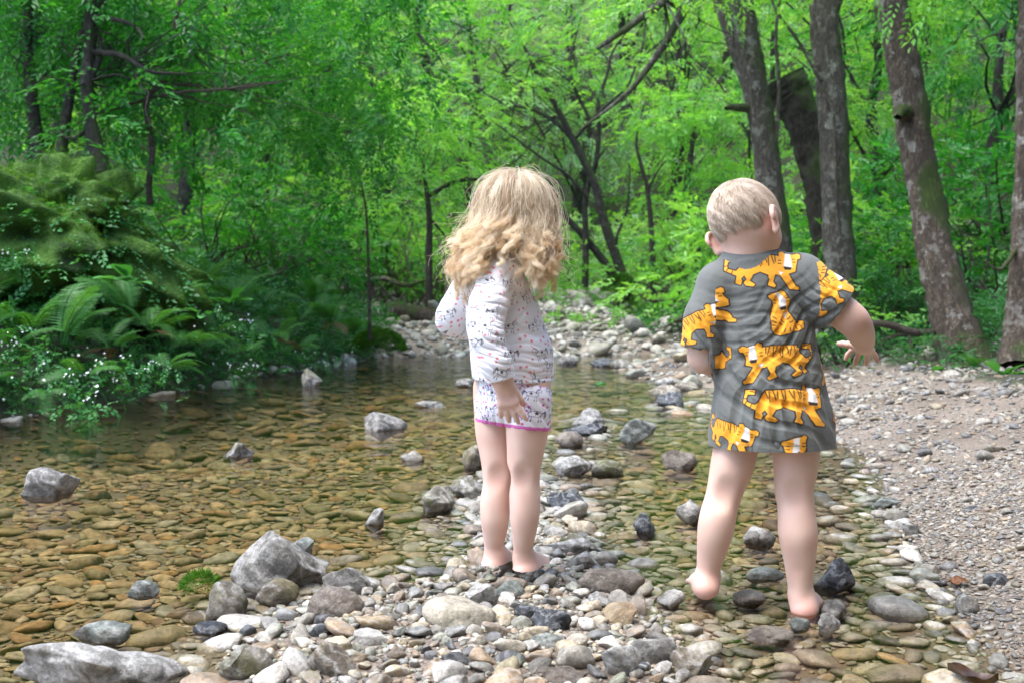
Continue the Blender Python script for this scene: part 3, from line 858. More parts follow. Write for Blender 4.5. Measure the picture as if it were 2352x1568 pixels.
def sample(n, y0, y1, half=0.60):
    y = np.sqrt(rng.uniform(y0 ** 2, y1 ** 2, n))
    x = rng.uniform(-half, half, n) * y
    return x, y


found = {0: [], 1: [], 2: [], 3: []}


def throw(n, y0, y1, rfun, tight, zones=(0, 1, 2, 3), box=None):
    x, y = sample(n, y0, y1)
    if box: x, y = rng.uniform(*box[0], n), rng.uniform(*box[1], n)
    z = height(x, y)
    zo = zone_of(x, y, z)
    r = rfun(zo, y)
    for k in range(n):
        if zo[k] not in zones: continue
        if darts.free(x[k], y[k], r[k], tight):
            darts.add(x[k], y[k], r[k])
            found[int(zo[k])].append((x[k], y[k], z[k], r[k]))


def rr(med, sig, lo, hi):
    med = np.array(med)
    return lambda zo, y: np.clip(med[np.clip(zo, 0, 3)] * np.exp(rng.normal(0, sig, len(zo))), lo, hi)


throw(3200, 1.55, 3.8, rr([.030, .040, .014, .05], .38, .010, .075), .74, (0, 1))
throw(2500, 1.55, 5.5, rr([.022, .030, .011, .05], .35, .008, .06), .78)
throw(2600, 3.5, 9.5, rr([.05, .065, .028, .06], .38, .02, .14), .72, (0, 1, 2))
throw(2000, 9.3, 19, rr([.06, .07, .05, .085], .45, .04, .26), .70, (3,), ((-3.2, 3.6), (9.6, 21)))
throw(6000, 1.55, 3.4, rr([.021, .026, .012, .05], .3, .010, .04), .70, (0, 1))
throw(12000, 1.55, 3.8, rr([.0125, .018, .009, .05], .3, .006, .03), .76, (0, 1, 2))
throw(7000, 3.2, 9.0, rr([.022, .032, .016, .05], .35, .010, .07), .76, (0, 1, 2))
throw(15000, 9.3, 19, rr([.05, .05, .04, .045], .35, .022, .12), .68, (1, 3), ((-3.2, 3.6), (9.4, 21)))
throw(36000, 1.5, 3.3, rr([.0070, .0095, .006, .05], .25, .0035, .016), .70, (0, 1, 2))
throw(16000, 2.4, 7.5, rr([.012, .016, .0095, .05], .3, .006, .03), .74, (0, 1, 2))


def place_zone(zi, parent, big, small, name, mass, n_obj=300):
    L = found[zi]
    if not L: return
    a = np.array(L)
    order = np.argsort(-a[:, 3] / a[:, 1])
    a = a[order]
    for k in range(min(n_obj, len(a))):
        x, y, z, r = a[k]
        src = V_SHAL if zi == 1 and z > -.034 + rng.normal(0, .008) else big
        o = bpy.data.objects.new(name, src[k % len(src)])
        COL.objects.link(o)
        o.parent = parent
        tilt = 0.28 if zi != 1 else 0.14
        e = Euler((rng.normal(0, tilt), rng.normal(0, tilt), rng.normal(0, .5) if zi == 1 else rng.uniform(0, 6.28)))
        m = Matrix.LocRotScale(Vector((x, y, z + r * (.12 if zi == 1 else .2))), e, Vector((r, r, r)) * rng.uniform(1.0, 1.18))
        o.matrix_parent_inverse = Matrix.Translation(-parent.location)
        o.matrix_basis = m
    b = a[n_obj:]
    if len(b):
        n = len(b)
        rot = np.stack([rng.normal(0, .25, n), rng.normal(0, .25, n), rng.uniform(0, 6.28, n)], -1)
        if zi == 1: rot = np.stack([rng.normal(0, .12, n), rng.normal(0, .12, n), rng.normal(0, .6, n)], -1)
        scl = (b[:, 3] * 1.1)[:, None] * rng.uniform(.85, 1.2, (n, 3))
        pos = np.stack([b[:, 0], b[:, 1], b[:, 2] + b[:, 3] * .18], -1) - np.array(parent.location)[None]
        pick = rng.integers(0, len(small), n)
        if zi == 1:
            pick = np.where(b[:, 2] > -.034 + rng.normal(0, .008, n), pick + len(small), pick)
            small = small + V_SHAL
        gn_scatter(mass, pos, rot, scl, pick, small, parent)


place_zone(0, bar, V_BAR, V_BAR2, 'stone', 'loose_gravel')
place_zone(1, bed, V_BED, V_BED, 'stone', 'bed_gravel')
place_zone(2, bank, V_BANK, V_BANK, 'pebble', 'fine_pebbles')
place_zone(3, farbank, V_FAR, V_FAR, 'cobble', 'cobble_gravel')
print('stones', {k: len(v) for k, v in found.items()})

# ------------------------------------------------------------------ foliage tools
def spray_template(n, L, leaf, q, width=0.48, fold=0.12):
    """a twig of n alternate leaves along +x, lying near the xy plane -> verts (n*4,3)"""
    out = []
    for i in range(n):
        t = (i + 0.6) / n
        side = 1 if i % 2 else -1
        ang = side * q.uniform(0.5, 1.15) * (1 - 0.5 * t)
        ln = leaf * q.uniform(0.7, 1.15) * (1.0 - 0.35 * abs(t - 0.55))
        d = np.array([math.cos(ang), math.sin(ang), q.uniform(-0.35, 0.1)])
        d /= np.linalg.norm(d)
        w = np.cross(np.array([q.normal(0, .35), q.normal(0, .35), 1.0]), d); w /= np.linalg.norm(w)
        up = np.cross(d, w)
        b = np.array([t * L, 0, -0.25 * L * t * t + q.normal(0, .03 * L)]) + d * leaf * 0.15
        out += [b, b + d * ln * .45 + w * ln * width * .5 + up * ln * fold, b + d * ln, b + d * ln * .45 - w * ln * width * .5 + up * ln * fold]
    return np.array(out)


def foliage(pos, out_dir, scale, shade, q, n=18, L=0.35, leaf=0.07, ntemp=6, droop=0.25, tilt=0.35, width=0.48):
    """leaf sprays at pos pointing along out_dir -> verts, quads, shade"""
    pos = np.asarray(pos, float); m = len(pos)
    temps = np.stack([spray_template(n, L, leaf, q, width) for _ in range(ntemp)])
    d = np.asarray(out_dir, float) + q.normal(0, .45, (m, 3)); d[:, 2] = d[:, 2] * .6 - droop + q.normal(0, .15, m)
    d /= np.linalg.norm(d, axis=1)[:, None] + 1e-9
    up = np.array([0, 0, 1.0])[None] + q.normal(0, tilt, (m, 3))
    y = np.cross(up, d); y /= np.linalg.norm(y, axis=1)[:, None] + 1e-9
    z = np.cross(d, y)
    R = np.stack([d, y, z], -1)
    T = temps[q.integers(0, ntemp, m)] * np.asarray(scale)[:, None, None]
    V = np.einsum('mij,mkj->mki', R, T) + pos[:, None]
    k = n * 4
    F = np.arange(m * k).reshape(-1, 4)
    S = np.repeat(np.asarray(shade), k) + np.repeat(q.normal(0, .10, m * n), 4)
    return V.reshape(-1, 3), F, S


def foliage_mesh(name, *a, **k):
    v, f, s = foliage(*a, **k)
    return raw_mesh(name, v, f, False, {'shade': s})


def clump_sprays(centers, radii, per, q, flat=0.5, axis=None, shade_sig=.16):
    """spread sprays through leaf clumps -> pos, out_dir, shade"""
    c = np.repeat(np.asarray(centers, float), per, 0)
    r = np.repeat(np.asarray(radii, float), per)
    o = q.normal(0, 1, (len(c), 3)); o /= np.linalg.norm(o, axis=1)[:, None]
    o *= (q.uniform(.15, 1, len(c)) ** .5)[:, None]
    p = c + o * r[:, None] * np.array([1, 1, flat])[None]
    sh = np.repeat(q.normal(.5, shade_sig, len(centers)), per) + q.normal(0, .08, len(c))
    return p, o, sh


def limb_mesh(name, limbs, rough=0.06, sides=8, step=0.12):
    """limbs: list of (points, radii)"""
    A = Acc()
    for k, (pts, rad) in enumerate(limbs):
        pts = [list(p) for p in pts]
        ln = sum(math.dist(pts[i], pts[i + 1]) for i in range(len(pts) - 1))
        n = int(min(max(ln / step, 5), 160))
        v, f = tube(catmull(pts, n), rad, sides if max(rad) > .02 else 5, rough if max(rad) > .03 else 0.03, k * 31 + 7)
        A.add(v, f)
    return A.mesh(name)


def wander(a, b, q, n=5, amp=.12):
    a, b = np.array(a, float), np.array(b, float)
    L = np.linalg.norm(b - a)
    pts = [a + (b - a) * t + q.normal(0, amp * L * math.sin(math.pi * t) * .6, 3) for t in np.linspace(0, 1, n)]
    return pts


# ------------------------------------------------------------------ generic trees for the hillside
CROWNS, TRUNKS = [], []
for k in range(6):
    q = np.random.default_rng(70 + k)
    K = 46
    c = q.normal(0, 1, (K, 3)); c /= np.linalg.norm(c, axis=1)[:, None]
    c *= (q.uniform(.25, 1.0, K) ** .55)[:, None] * np.array([1, 1, 1.15])
    c[:, 2] += 1.35
    p, o, sh = clump_sprays(c, q.uniform(.2, .38, K), 13, q, .5)
    od = p - np.array([0, 0, 1.1]); od /= np.linalg.norm(od, axis=1)[:, None]
    CROWNS.append(foliage_mesh('crown', p, od + o * .5, q.uniform(.8, 1.2, len(p)), sh, q, n=16, L=.13, leaf=.036))
    top = np.array([q.normal(0, .12), q.normal(0, .12), 1.7])
    tr = wander((0, 0, -.15), top, q, 6, .05)
    limbs = [(tr, (.045, .035, .02, .008))]
    for j in range(14):
        t = q.uniform(.35, .9); s = np.array(tr[int(t * 5)])
        e = c[q.integers(0, K)]
        limbs.append((wander(s, e, q, 4, .1), (.014 * (1.2 - t), .004)))
    TRUNKS.append(limb_mesh('trunk', limbs, .04, 6, .12))


def set_mat(o, m):
    """material on the object, so shared meshes can differ"""
    if len(o.data.materials) == 0: o.data.materials.append(m)
    o.material_slots[0].link = 'OBJECT'
    o.material_slots[0].material = m


def hill_tree(px, py, d, r, leafmat, label, k, group='trees on the hillside', squash=1.0):
    b = P(px, py, d)
    z = h1(b.x, b.y)
    t = empty('tree', (b.x, b.y, z))
    tag(t, label, 'tree', group)
    for nm, me, m in (('trunk', TRUNKS[k % 6], BARK_DARK), ('crown', CROWNS[k % 6], leafmat)):
        o = bpy.data.objects.new(nm, me); COL.objects.link(o); o.parent = t
        set_mat(o, m)
        o.scale = (r, r, r * squash)
        o.rotation_euler = (0, 0, k * 2.39)
    return t


HT = [  # px, py, depth, size, leaf, label
    (150, 600, 17, 3.0, LEAF_DEEP, 'deep green tree behind the mossy mound at far left'),
    (420, 600, 16, 2.9, LEAF_DEEP, 'dense deep green tree right of the mossy mound'),
    (-60, 560, 22, 4.0, LEAF_BRIGHT, 'bright tree far behind the mound at the left edge'),
    (300, 560, 24, 4.0, LEAF_BRIGHT, 'bright green tree high behind the left trunks'),
    (620, 600, 19, 3.2, LEAF_BRIGHT, 'bright leafy tree above the fern bank'),
    (760, 560, 26, 4.2, LEAF_BRIGHT, 'tall sunlit yellow-green tree on the slope left of centre'),
    (560, 500, 33, 5.5, LEAF_BRIGHT, 'tall bright tree on the upper left slope'),
    (900, 640, 17, 2.6, LEAF_BRIGHT, 'small bright tree left of the girl beyond the far bank'),
    (960, 560, 30, 4.6, LEAF_PALE, 'tall tree on the slope above the head of the girl to the left'),
    (1090, 620, 22, 3.4, LEAF_PALE, 'pale feathery tree directly behind the girl'),
    (1180, 560, 30, 4.6, LEAF_PALE, 'tall pale tree on the slope above the girl'),
    (1330, 600, 24, 3.6, LEAF_PALE, 'pale green tree behind the dark forked stems'),
    (1430, 540, 32, 5.0, LEAF_PALE, 'tall pale green tree high behind the forked stems'),
    (1560, 600, 23, 3.4, LEAF_PALE, 'pale green tree left of the boy beyond the cobbles'),
    (1660, 560, 29, 4.4, LEAF_BRIGHT, 'bright tree high on the slope above the boy'),
    (1750, 620, 18, 2.8, LEAF_BRIGHT, 'bright green tree right behind the leaning grey trunk'),
    (1860, 560, 25, 4.0, LEAF_BRIGHT, 'tall bright tree between the two grey trunks'),
    (2010, 610, 17, 2.8, LEAF_BRIGHT, 'bright tree between the middle and right trunks'),
    (2120, 560, 23, 3.8, LEAF_BRIGHT, 'tall green tree on the right slope'),
    (2260, 600, 15, 2.7, LEAF_DEEP, 'deep green tree behind the right leaning trunk'),
    (2420, 580, 18, 3.4, LEAF_DEEP, 'deep green tree at the right edge'),
    (2300, 500, 28, 4.6, LEAF_BRIGHT, 'tall bright tree high on the right slope'),
    (1000, 480, 44, 7.5, LEAF_PALE, 'very tall far tree left of centre on the hilltop'),
    (1300, 470, 46, 7.5, LEAF_PALE, 'very tall far pale tree in the centre on the hilltop'),
    (1600, 480, 44, 7.5, LEAF_PALE, 'very tall far tree right of centre on the hilltop'),
    (700, 470, 46, 7.5, LEAF_BRIGHT, 'very tall far tree on the left hilltop'),
    (350, 430, 42, 7.0, LEAF_BRIGHT, 'far bright tree on the outer left hilltop'),
    (1950, 450, 42, 7.0, LEAF_BRIGHT, 'far bright tree on the right hilltop'),
    (2300, 430, 44, 7.5, LEAF_BRIGHT, 'far bright tree on the outer right hilltop'),
    (40, 430, 40, 7.0, LEAF_BRIGHT, 'far bright tree above the left edge'),
]
for k, (px, py, d, r, m, lab) in enumerate(HT): hill_tree(px, py, d, r, m, lab, k)

# ------------------------------------------------------------------ understorey shrubs
SHRUB_F, SHRUB_S = [], []
for k in range(5):
    q = np.random.default_rng(170 + k)
    K = 26
    c = q.normal(0, 1, (K, 3)); c /= np.linalg.norm(c, axis=1)[:, None]; c[:, 2] = np.abs(c[:, 2])
    c *= (q.uniform(.3, 1, K) ** .5)[:, None]
    p, o, sh = clump_sprays(c, q.uniform(.16, .3, K), 8, q, .6)
    od = p / (np.linalg.norm(p, axis=1)[:, None] + .1)
    SHRUB_F.append(foliage_mesh('foliage', p, od + o * .6, q.uniform(.8, 1.2, len(p)), sh, q, n=12, L=.2, leaf=.075))
    limbs = []
    for j in range(16):
        e = c[j % K] * 1.05
        limbs.append((wander((q.normal(0, .06), q.normal(0, .06), -.1), e, q, 5, .08), (.014, .009, .004)))
    SHRUB_S.append(limb_mesh('stems', limbs, .02, 5, .15))


def shrub(px, py, d, r, leafmat, label, k, hz=1.0, group='understorey shrubs', drop=0.0):
    b = P(px, py, d)
    t = empty('shrub', (b.x, b.y, h1(b.x, b.y) - drop))
    tag(t, label, 'shrub', group)
    for nm, me, m in (('stems', SHRUB_S[k % 5], BARK_TWIG), ('foliage', SHRUB_F[k % 5], leafmat)):
        o = bpy.data.objects.new(nm, me); COL.objects.link(o); o.parent = t
        set_mat(o, m)
        o.scale = (r, r, r * hz); o.rotation_euler = (0, 0, k * 1.7)
    return t


SH = [
    (480, 600, 11.5, 1.2, LEAF_DEEP, 'dark leafy shrub right of the mossy mound'),
    (620, 620, 12.5, 1.2, LEAF_DEEP, 'dark green shrub above the middle of the fern bank'),
    (760, 640, 13.5, 1.1, LEAF_DEEP, 'green shrub at the downstream end of the fern bank'),
    (560, 560, 14.5, 1.6, LEAF_DEEP, 'tall green shrub behind the fern bank'),
    (700, 540, 15.5, 1.7, LEAF_BRIGHT, 'tall bright shrub behind the far end of the fern bank'),
    (850, 640, 15, 1.2, LEAF_BRIGHT, 'bright shrub behind the fallen log'),
    (950, 640, 16, 1.3, LEAF_BRIGHT, 'bright shrub left of the waist-high thicket'),
    (1020, 680, 15.5, .8, LEAF_BRIGHT, 'low bright shrub left of the girl on the far bank'),
    (1080, 600, 18, 1.4, LEAF_PALE, 'pale shrub behind the hair of the girl'),
    (1260, 640, 18.5, .9, LEAF_PALE, 'low green shrub on top of the cobble bank'),
    (1340, 640, 19.5, 1.3, LEAF_PALE, 'pale shrub between the forked stems'),
    (1480, 620, 20, 1.5, LEAF_PALE, 'pale shrub right of the forked stems'),
    (1560, 620, 17, 1.2, LEAF_BRIGHT, 'bright shrub left of the shoulder of the boy'),
    (1640, 560, 16, 1.7, LEAF_BRIGHT, 'tall bright shrub behind the head of the boy'),
    (1760, 560, 13.5, 1.7, LEAF_BRIGHT, 'tall bright shrub right of the head of the boy'),
    (1850, 640, 12, 1.1, LEAF_DEEP, 'green shrub at the foot of the middle grey trunk'),
    (2020, 620, 12, 1.3, LEAF_BRIGHT, 'green shrub between middle trunk and leaning trunk'),
    (2060, 700, 10, .8, LEAF_GROUND, 'low dark shrub above the root hollow'),
    (1960, 720, 10.5, .7, LEAF_GROUND, 'low dark shrub above the raised arm of the boy'),
    (2130, 560, 13.5, 1.6, LEAF_DEEP, 'tall green shrub behind the leaning trunk'),
    (2260, 640, 10.5, 1.3, LEAF_DEEP, 'dark green shrub right of the leaning trunk'),
    (2330, 560, 12.5, 1.8, LEAF_DEEP, 'tall dark shrub behind the right edge trunk'),
    (2240, 760, 8.6, .5, LEAF_GROUND, 'small leafy plant at the right foot of the leaning trunk'),
    (2340, 800, 7.6, .45, LEAF_GROUND, 'small leafy plant by the right edge trunk'),
    (2130, 850, 7.6, .28, LEAF_GROUND, 'seedling with pale green leaves at the bank top'),
    (2020, 850, 8.3, .25, LEAF_GROUND, 'small seedling under the fingers of the boy'),
    (1880, 800, 9.0, .45, LEAF_GROUND, 'leafy plant right behind the back of the boy'),
    (1420, 700, 16, .45, LEAF_BRIGHT, 'small bright plant among the far cobbles'),
    (1280, 700, 15.5, .4, LEAF_BRIGHT, 'small bright plant on the cobbles right of the girl'),
]
for k, a in enumerate(SH): shrub(*a[:5], a[5], k, hz=1.15 if a[3] > 1 else .9)

# ------------------------------------------------------------------ trees that stand apart in the photo
q = np.random.default_rng(5)


def tree(name, label, limbs, bark, crown=None, leafmat=None, rough=.06, twigs=None, group=None, sides=14):
    base = Vector(limbs[0][0][0])
    t = empty(name, base)
    tag(t, label, 'tree', group)

    def child(nm, me, m):
        o = link(nm, me, m, t)
        o.matrix_parent_inverse = Matrix.Translation(-base)
        return o
    child('trunk', limb_mesh('trunk', limbs[:1], rough, sides, .05), bark)
    for L in limbs[1:]: child('branch', limb_mesh('branch', [L], rough * .5, 8, .08), bark)
    if twigs: child('twigs', limb_mesh('twigs', twigs, 0, 5, .15), bark)
    if crown: child('crown', foliage_mesh('crown', *crown[0], **crown[1]), leafmat)
    return t


def box_crown(px0, px1, py0, py1, d0, d1, K, per, qq, r=(.25, .5), leaf=.075, n=16, L=.36, flat=.4, origin=None, **kw):
    c = np.array([list(P(qq.uniform(px0, px1), qq.uniform(py0, py1), qq.uniform(d0, d1))) for _ in range(K)])
    p, o, sh = clump_sprays(c, qq.uniform(*r, K), per, qq, flat)
    return (p, o, qq.uniform(.8, 1.25, len(p)), sh, qq), dict(n=n, L=L, leaf=leaf, **kw)


def twig_net(starts, c_box, n, qq, rad=.01):
    out = []
    for _ in range(n):
        s = starts[qq.integers(0, len(starts))]
        e = P(qq.uniform(c_box[0], c_box[1]), qq.uniform(c_box[2], c_box[3]), qq.uniform(c_box[4], c_box[5]))
        out.append((wander(s, e, qq, 5, .08), (rad, rad * .6, rad * .25)))
    return out


def LP(*pts): return [P(*p) for p in pts]


# right bank trunks
tree('alder_tree', 'grey lichen-spotted trunk leaning left behind the head of the boy',
     [(LP((1800, 700, 10), (1790, 590, 10), (1755, 320, 10), (1728, 160, 10), (1700, 0, 10), (1672, -200, 10), (1650, -420, 10)), (.165, .14, .128, .126, .12, .10, .085)),
      (LP((1735, 240, 10.05), (1672, 60, 10.2), (1630, -60, 10.4), (1590, -250, 10.6)), (.08, .07, .06, .05)),
      (LP((1726, 250, 10), (1680, 246, 9.9), (1668, 250, 9.85)), (.05, .035, .02)),
      (LP((1672, -200, 10), (1590, -80, 9.4), (1525, 0, 9.2), (1480, 35, 9.1), (1430, 72, 9.05), (1372, 112, 9.0)), (.06, .05, .042, .038, .03, .018)),
      (LP((1650, -300, 10), (1600, -60, 9.5), (1580, 0, 9.4), (1545, 70, 9.3), (1500, 140, 9.3), (1440, 215, 9.3), (1330, 300, 9.3)), (.06, .05, .045, .04, .032, .022, .008)),
      (LP((1780, 350, 9.95), (1790, 200, 9.9), (1782, 80, 9.9), (1800, -60, 9.9)), (.022, .02, .018, .012))],
     BARK_GREY, box_crown(1480, 1800, -420, 10, 8.5, 11.5, 42, 9, q, leaf=.07), LEAF_BRIGHT,
     twigs=twig_net([P(1650, -300, 10), P(1525, 0, 9.2), P(1672, -100, 10)], (1400, 1760, -100, 250, 8.8, 10.5), 16, q, .012))
tree('alder_tree', 'straight grey mossy trunk with hanging vine, middle of the right bank',
     [(LP((1940, 740, 9.4), (1932, 640, 9.4), (1922, 480, 9.4), (1915, 300, 9.4), (1900, 120, 9.4), (1890, 0, 9.4), (1875, -300, 9.4)), (.165, .145, .135, .135, .14, .13, .11)),
      (LP((1900, 60, 9.4), (1935, -40, 9.3), (1990, -200, 9.2)), (.07, .06, .05)),
      (LP((1880, 190, 9.25), (1912, 250, 9.22), (1920, 400, 9.22), (1925, 520, 9.22), (1945, 560, 9.22)), (.012, .014, .014, .012, .006)),
      (LP((1885, 185, 9.3), (1830, 90, 9.2), (1780, 20, 9.1), (1760, -60, 9.1)), (.02, .015, .012, .01))],
     BARK_GREY, box_crown(1800, 2100, -480, -20, 8.3, 11, 30, 9, q, leaf=.07), LEAF_BRIGHT)
tree('alder_tree', 'thick brown leaning trunk with flaking bark and mossy right foot',
     [(LP((2225, 850, 7.7), (2195, 760, 7.8), (2155, 600, 7.9), (2120, 420, 8), (2090, 240, 8), (2065, 100, 8), (2045, 0, 8), (2010, -180, 8), (1990, -400, 8)), (.225, .18, .140, .130, .130, .130, .130, .12, .10)),
      (LP((2090, 270, 8.0), (2070, 255, 7.85), (2062, 270, 7.8)), (.08, .06, .03)),
      (LP((2025, -100, 8), (2080, -260, 7.8), (2180, -420, 7.6)), (.08, .07, .05))],
     BARK_BROWN, box_crown(1950, 2420, -520, -30, 7.2, 10, 40, 9, q, leaf=.07), LEAF_BRIGHT, .075)
tree('alder_tree', 'rough brown trunk cut off by the right edge',
     [(LP((2338, 845, 6.9), (2342, 760, 7), (2350, 640, 7), (2358, 480, 7), (2362, 300, 7), (2364, 120, 7), (2368, 0, 7), (2376, -300, 7)), (.135, .112, .098, .088, .085, .085, .08, .07)),
      (LP((2340, 560, 7), (2300, 620, 6.85), (2262, 600, 6.8)), (.02, .012, .006))],
     BARK_BROWN, box_crown(2200, 2700, -500, -30, 6.2, 9, 30, 9, q, leaf=.07), LEAF_DEEP, .08)
tree('broken_trunk', 'dark mossy broken trunk leaning behind the two grey trunks',
     [(LP((1915, 640, 11.5), (1895, 480, 11.5), (1870, 350, 11.5), (1830, 240, 11.5), (1800, 180, 11.5)), (.2, .2, .21, .23, .24))],
     mat_bark('bark_mossy', (0.03, 0.024, 0.016), (0.09, 0.07, 0.045), (0.1, 0.1, 0.07), 0.9), None, None, .09)
tree('thin_tree', 'slim dark stem left of the shoulder of the boy',
     [(LP((1612, 640, 16), (1600, 580, 16), (1582, 470, 16), (1578, 420, 16), (1590, 330, 16), (1600, 200, 16)), (.09, .075, .07, .06, .04, .02))],
     BARK_DARK, box_crown(1500, 1680, 150, 420, 15, 17, 16, 10, q, leaf=.09), LEAF_BRIGHT, twigs=twig_net([P(1585, 400, 16), P(1590, 330, 16)], (1500, 1680, 150, 420, 15, 17), 10, q))
# forked stems in the centre
tree('forked_tree', 'dark bare forked stems rising from the cobble bank in the centre',
     [(LP((1442, 695, 16), (1425, 620, 16), (1398, 540, 16), (1378, 470, 16), (1368, 430, 16), (1348, 385, 16), (1310, 310, 16), (1270, 230, 16), (1235, 170, 16), (1205, 110, 16), (1170, 50, 16)), (.10, .082, .078, .072, .066, .06, .052, .045, .036, .026, .010)),
      (LP((1343, 660, 16.1), (1346, 560, 16.1), (1344, 480, 16.1), (1352, 420, 16.1), (1368, 380, 16.1), (1376, 300, 16.1), (1374, 240, 16.1), (1395, 170, 16.1), (1412, 110, 16.1), (1480, 30, 16)), (.06, .052, .046, .042, .042, .038, .034, .026, .018, .009)),
      (LP((1440, 690, 16.2), (1400, 620, 16.2), (1355, 560, 16.2), (1300, 500, 16.2), (1268, 478, 16.2), (1200, 420, 16)), (.08, .07, .06, .05, .045, .02)),
      (LP((1330, 345, 16), (1290, 295, 16), (1230, 255, 16), (1150, 235, 16), (1080, 190, 16)), (.035, .03, .025, .018, .008)),
      (LP((1258, 205, 16), (1190, 185, 16), (1110, 150, 16)), (.03, .02, .008)),
      (LP((1352, 455, 16), (1300, 400, 16), (1240, 360, 16), (1160, 300, 16), (1120, 270, 16)), (.03, .025, .022, .015, .006)),
      (LP((1374, 330, 16.1), (1352, 270, 16.2), (1315, 190, 16.2), (1312, 130, 16.2), (1335, 40, 16.2)), (.035, .03, .026, .02, .01)),
      (LP((1320, 320, 16), (1380, 255, 15.9), (1440, 200, 15.8), (1470, 140, 15.8), (1560, 60, 15.8)), (.03, .026, .02, .016, .008)),
      (LP((1432, 650, 16), (1415, 560, 16), (1440, 480, 16), (1448, 380, 16)), (.04, .03, .02, .01))],
     BARK_DARK, box_crown(1080, 1560, -60, 280, 14.5, 17.5, 22, 7, q, leaf=.09), LEAF_BRIGHT, .05,
     twigs=twig_net([P(1290, 270, 16), P(1360, 390, 16), P(1374, 240, 16), P(1220, 140, 16)], (1080, 1520, 60, 480, 15.5, 16.8), 40, q, .011))
tree('thin_tree', 'thin crooked dark sapling right of the forked stems',
     [(LP((1500, 700, 15.5), (1500, 600, 15.5), (1494, 500, 15.5), (1486, 430, 15.5), (1470, 370, 15.5), (1462, 320, 15.5), (1480, 240, 15.5)), (.055, .045, .04, .035, .03, .02, .01)),
      (LP((1487, 440, 15.5), (1510, 395, 15.5), (1530, 370, 15.5)), (.022, .015, .008))],
     BARK_DARK, box_crown(1420, 1560, 180, 330, 15, 16, 8, 8, q, leaf=.09), LEAF_BRIGHT)
tree('thin_tree', 'slim dark sapling with bent limb left of the girl',
     [(LP((985, 690, 13), (986, 600, 13), (986, 500, 13), (980, 440, 13), (970, 380, 13), (955, 300, 13)), (.05, .045, .04, .03, .02, .01)),
      (LP((986, 450, 13), (1040, 420, 13), (1090, 412, 13), (1150, 418, 13)), (.03, .03, .024, .01)),
      (LP((986, 500, 13), (1020, 540, 13.1), (1050, 580, 13.2)), (.018, .014, .008))],
     BARK_DARK, box_crown(860, 1080, 200, 420, 12.3, 14, 22, 9, q, leaf=.08), LEAF_BRIGHT, twigs=twig_net([P(955, 320, 13), P(975, 400, 13)], (870, 1070, 200, 430, 12.3, 13.8), 14, q))
tree('thin_tree', 'pale slim sapling growing from the end of the fern bank',
     [(LP((850, 780, 10.6), (848, 700, 10.6), (846, 600, 10.6), (840, 480, 10.6), (820, 380, 10.6)), (.022, .018, .016, .012, .006))],
     BARK_TWIG, box_crown(760, 920, 250, 480, 10, 11.5, 18, 8, q, leaf=.07), LEAF_DEEP)
# trunks on the mossy mound, left
tree('beech_tree', 'main dark trunk with mossy bark on the mossy mound',
     [(LP((232, 400, 8), (222, 350, 8), (208, 280, 8), (200, 200, 8), (206, 120, 8), (208, 0, 8), (212, -200, 8)), (.09, .07, .05, .05, .045, .045, .03)),
      (LP((203, 190, 8), (232, 120, 8), (215, 40, 8.1), (250, -20, 8.2)), (.03, .022, .02, .015)),
      (LP((206, 120, 8), (280, 128, 7.9), (345, 165, 7.8), (430, 170, 7.7)), (.025, .022, .016, .008)),
      (LP((212, 290, 8), (165, 320, 8.1), (120, 290, 8.2)), (.022, .016, .01)),
      (LP((206, 40, 8), (260, 45, 7.9), (310, 60, 7.8), (330, 90, 7.7)), (.024, .02, .016, .01))],
     BARK_DARK, box_crown(-60, 620, -260, 330, 7.7, 11.0, 92, 10, q, leaf=.075), LEAF_DEEP,
     twigs=twig_net([P(206, 60, 8), P(200, 190, 8), P(300, 140, 7.9)], (0, 600, -60, 320, 7.2, 10), 34, q, .008))
tree('beech_tree', 'pair of dark trunks at the far left on the mossy mound',
     [(LP((98, 390, 8.4), (88, 340, 8.4), (72, 220, 8.4), (66, 90, 8.4), (60, -150, 8.4)), (.07, .055, .05, .045, .03)),
      (LP((70, 388, 8.5), (70, 330, 8.5), (76, 200, 8.5)), (.03, .025, .02))],
     BARK_DARK, box_crown(-320, 240, -280, 260, 8.2, 11, 56, 10, q, leaf=.075), LEAF_DEEP,
     twigs=twig_net([P(66, 90, 8.4), P(72, 200, 8.4)], (-100, 240, -50, 250, 7.8, 9.5), 16, q, .008))
tree('beech_tree', 'slender dark trunk between the pair and the main one on the mound',
     [(LP((138, 372, 8.2), (146, 310, 8.2), (160, 220, 8.2), (178, 120, 8.2), (200, 40, 8.2), (240, -80, 8.2)), (.05, .042, .04, .03, .025, .015))],
     BARK_DARK, box_crown(120, 420, -150, 160, 8.2, 10, 26, 10, q, leaf=.075), LEAF_DEEP)
tree('hazel_tree', 'curving brown stem right of the mossy mound',
     [(LP((345, 470, 8.3), (342, 420, 8.3), (350, 350, 8.3), (340, 280, 8.3), (338, 225, 8.3), (372, 190, 8.3), (392, 130, 8.3), (400, 60, 8.3), (412, 0, 8.3), (420, -140, 8.3)), (.028, .026, .026, .024, .024, .022, .02, .018, .016, .01)),
      (LP((338, 228, 8.3), (280, 245, 8.2), (220, 262, 8.1), (170, 290, 8.0)), (.016, .014, .01, .006)),
      (LP((340, 225, 8.3), (420, 212, 8.1), (520, 205, 7.9), (640, 190, 7.8)), (.016, .014, .01, .005))],
     BARK_TWIG, box_crown(420, 930, -120, 330, 8.2, 11.5, 78, 10, q, leaf=.075), LEAF_DEEP,
     twigs=twig_net([P(400, 60, 8.3), P(372, 190, 8.3), P(520, 205, 7.9)], (420, 880, -20, 330, 8, 11), 26, q, .008))

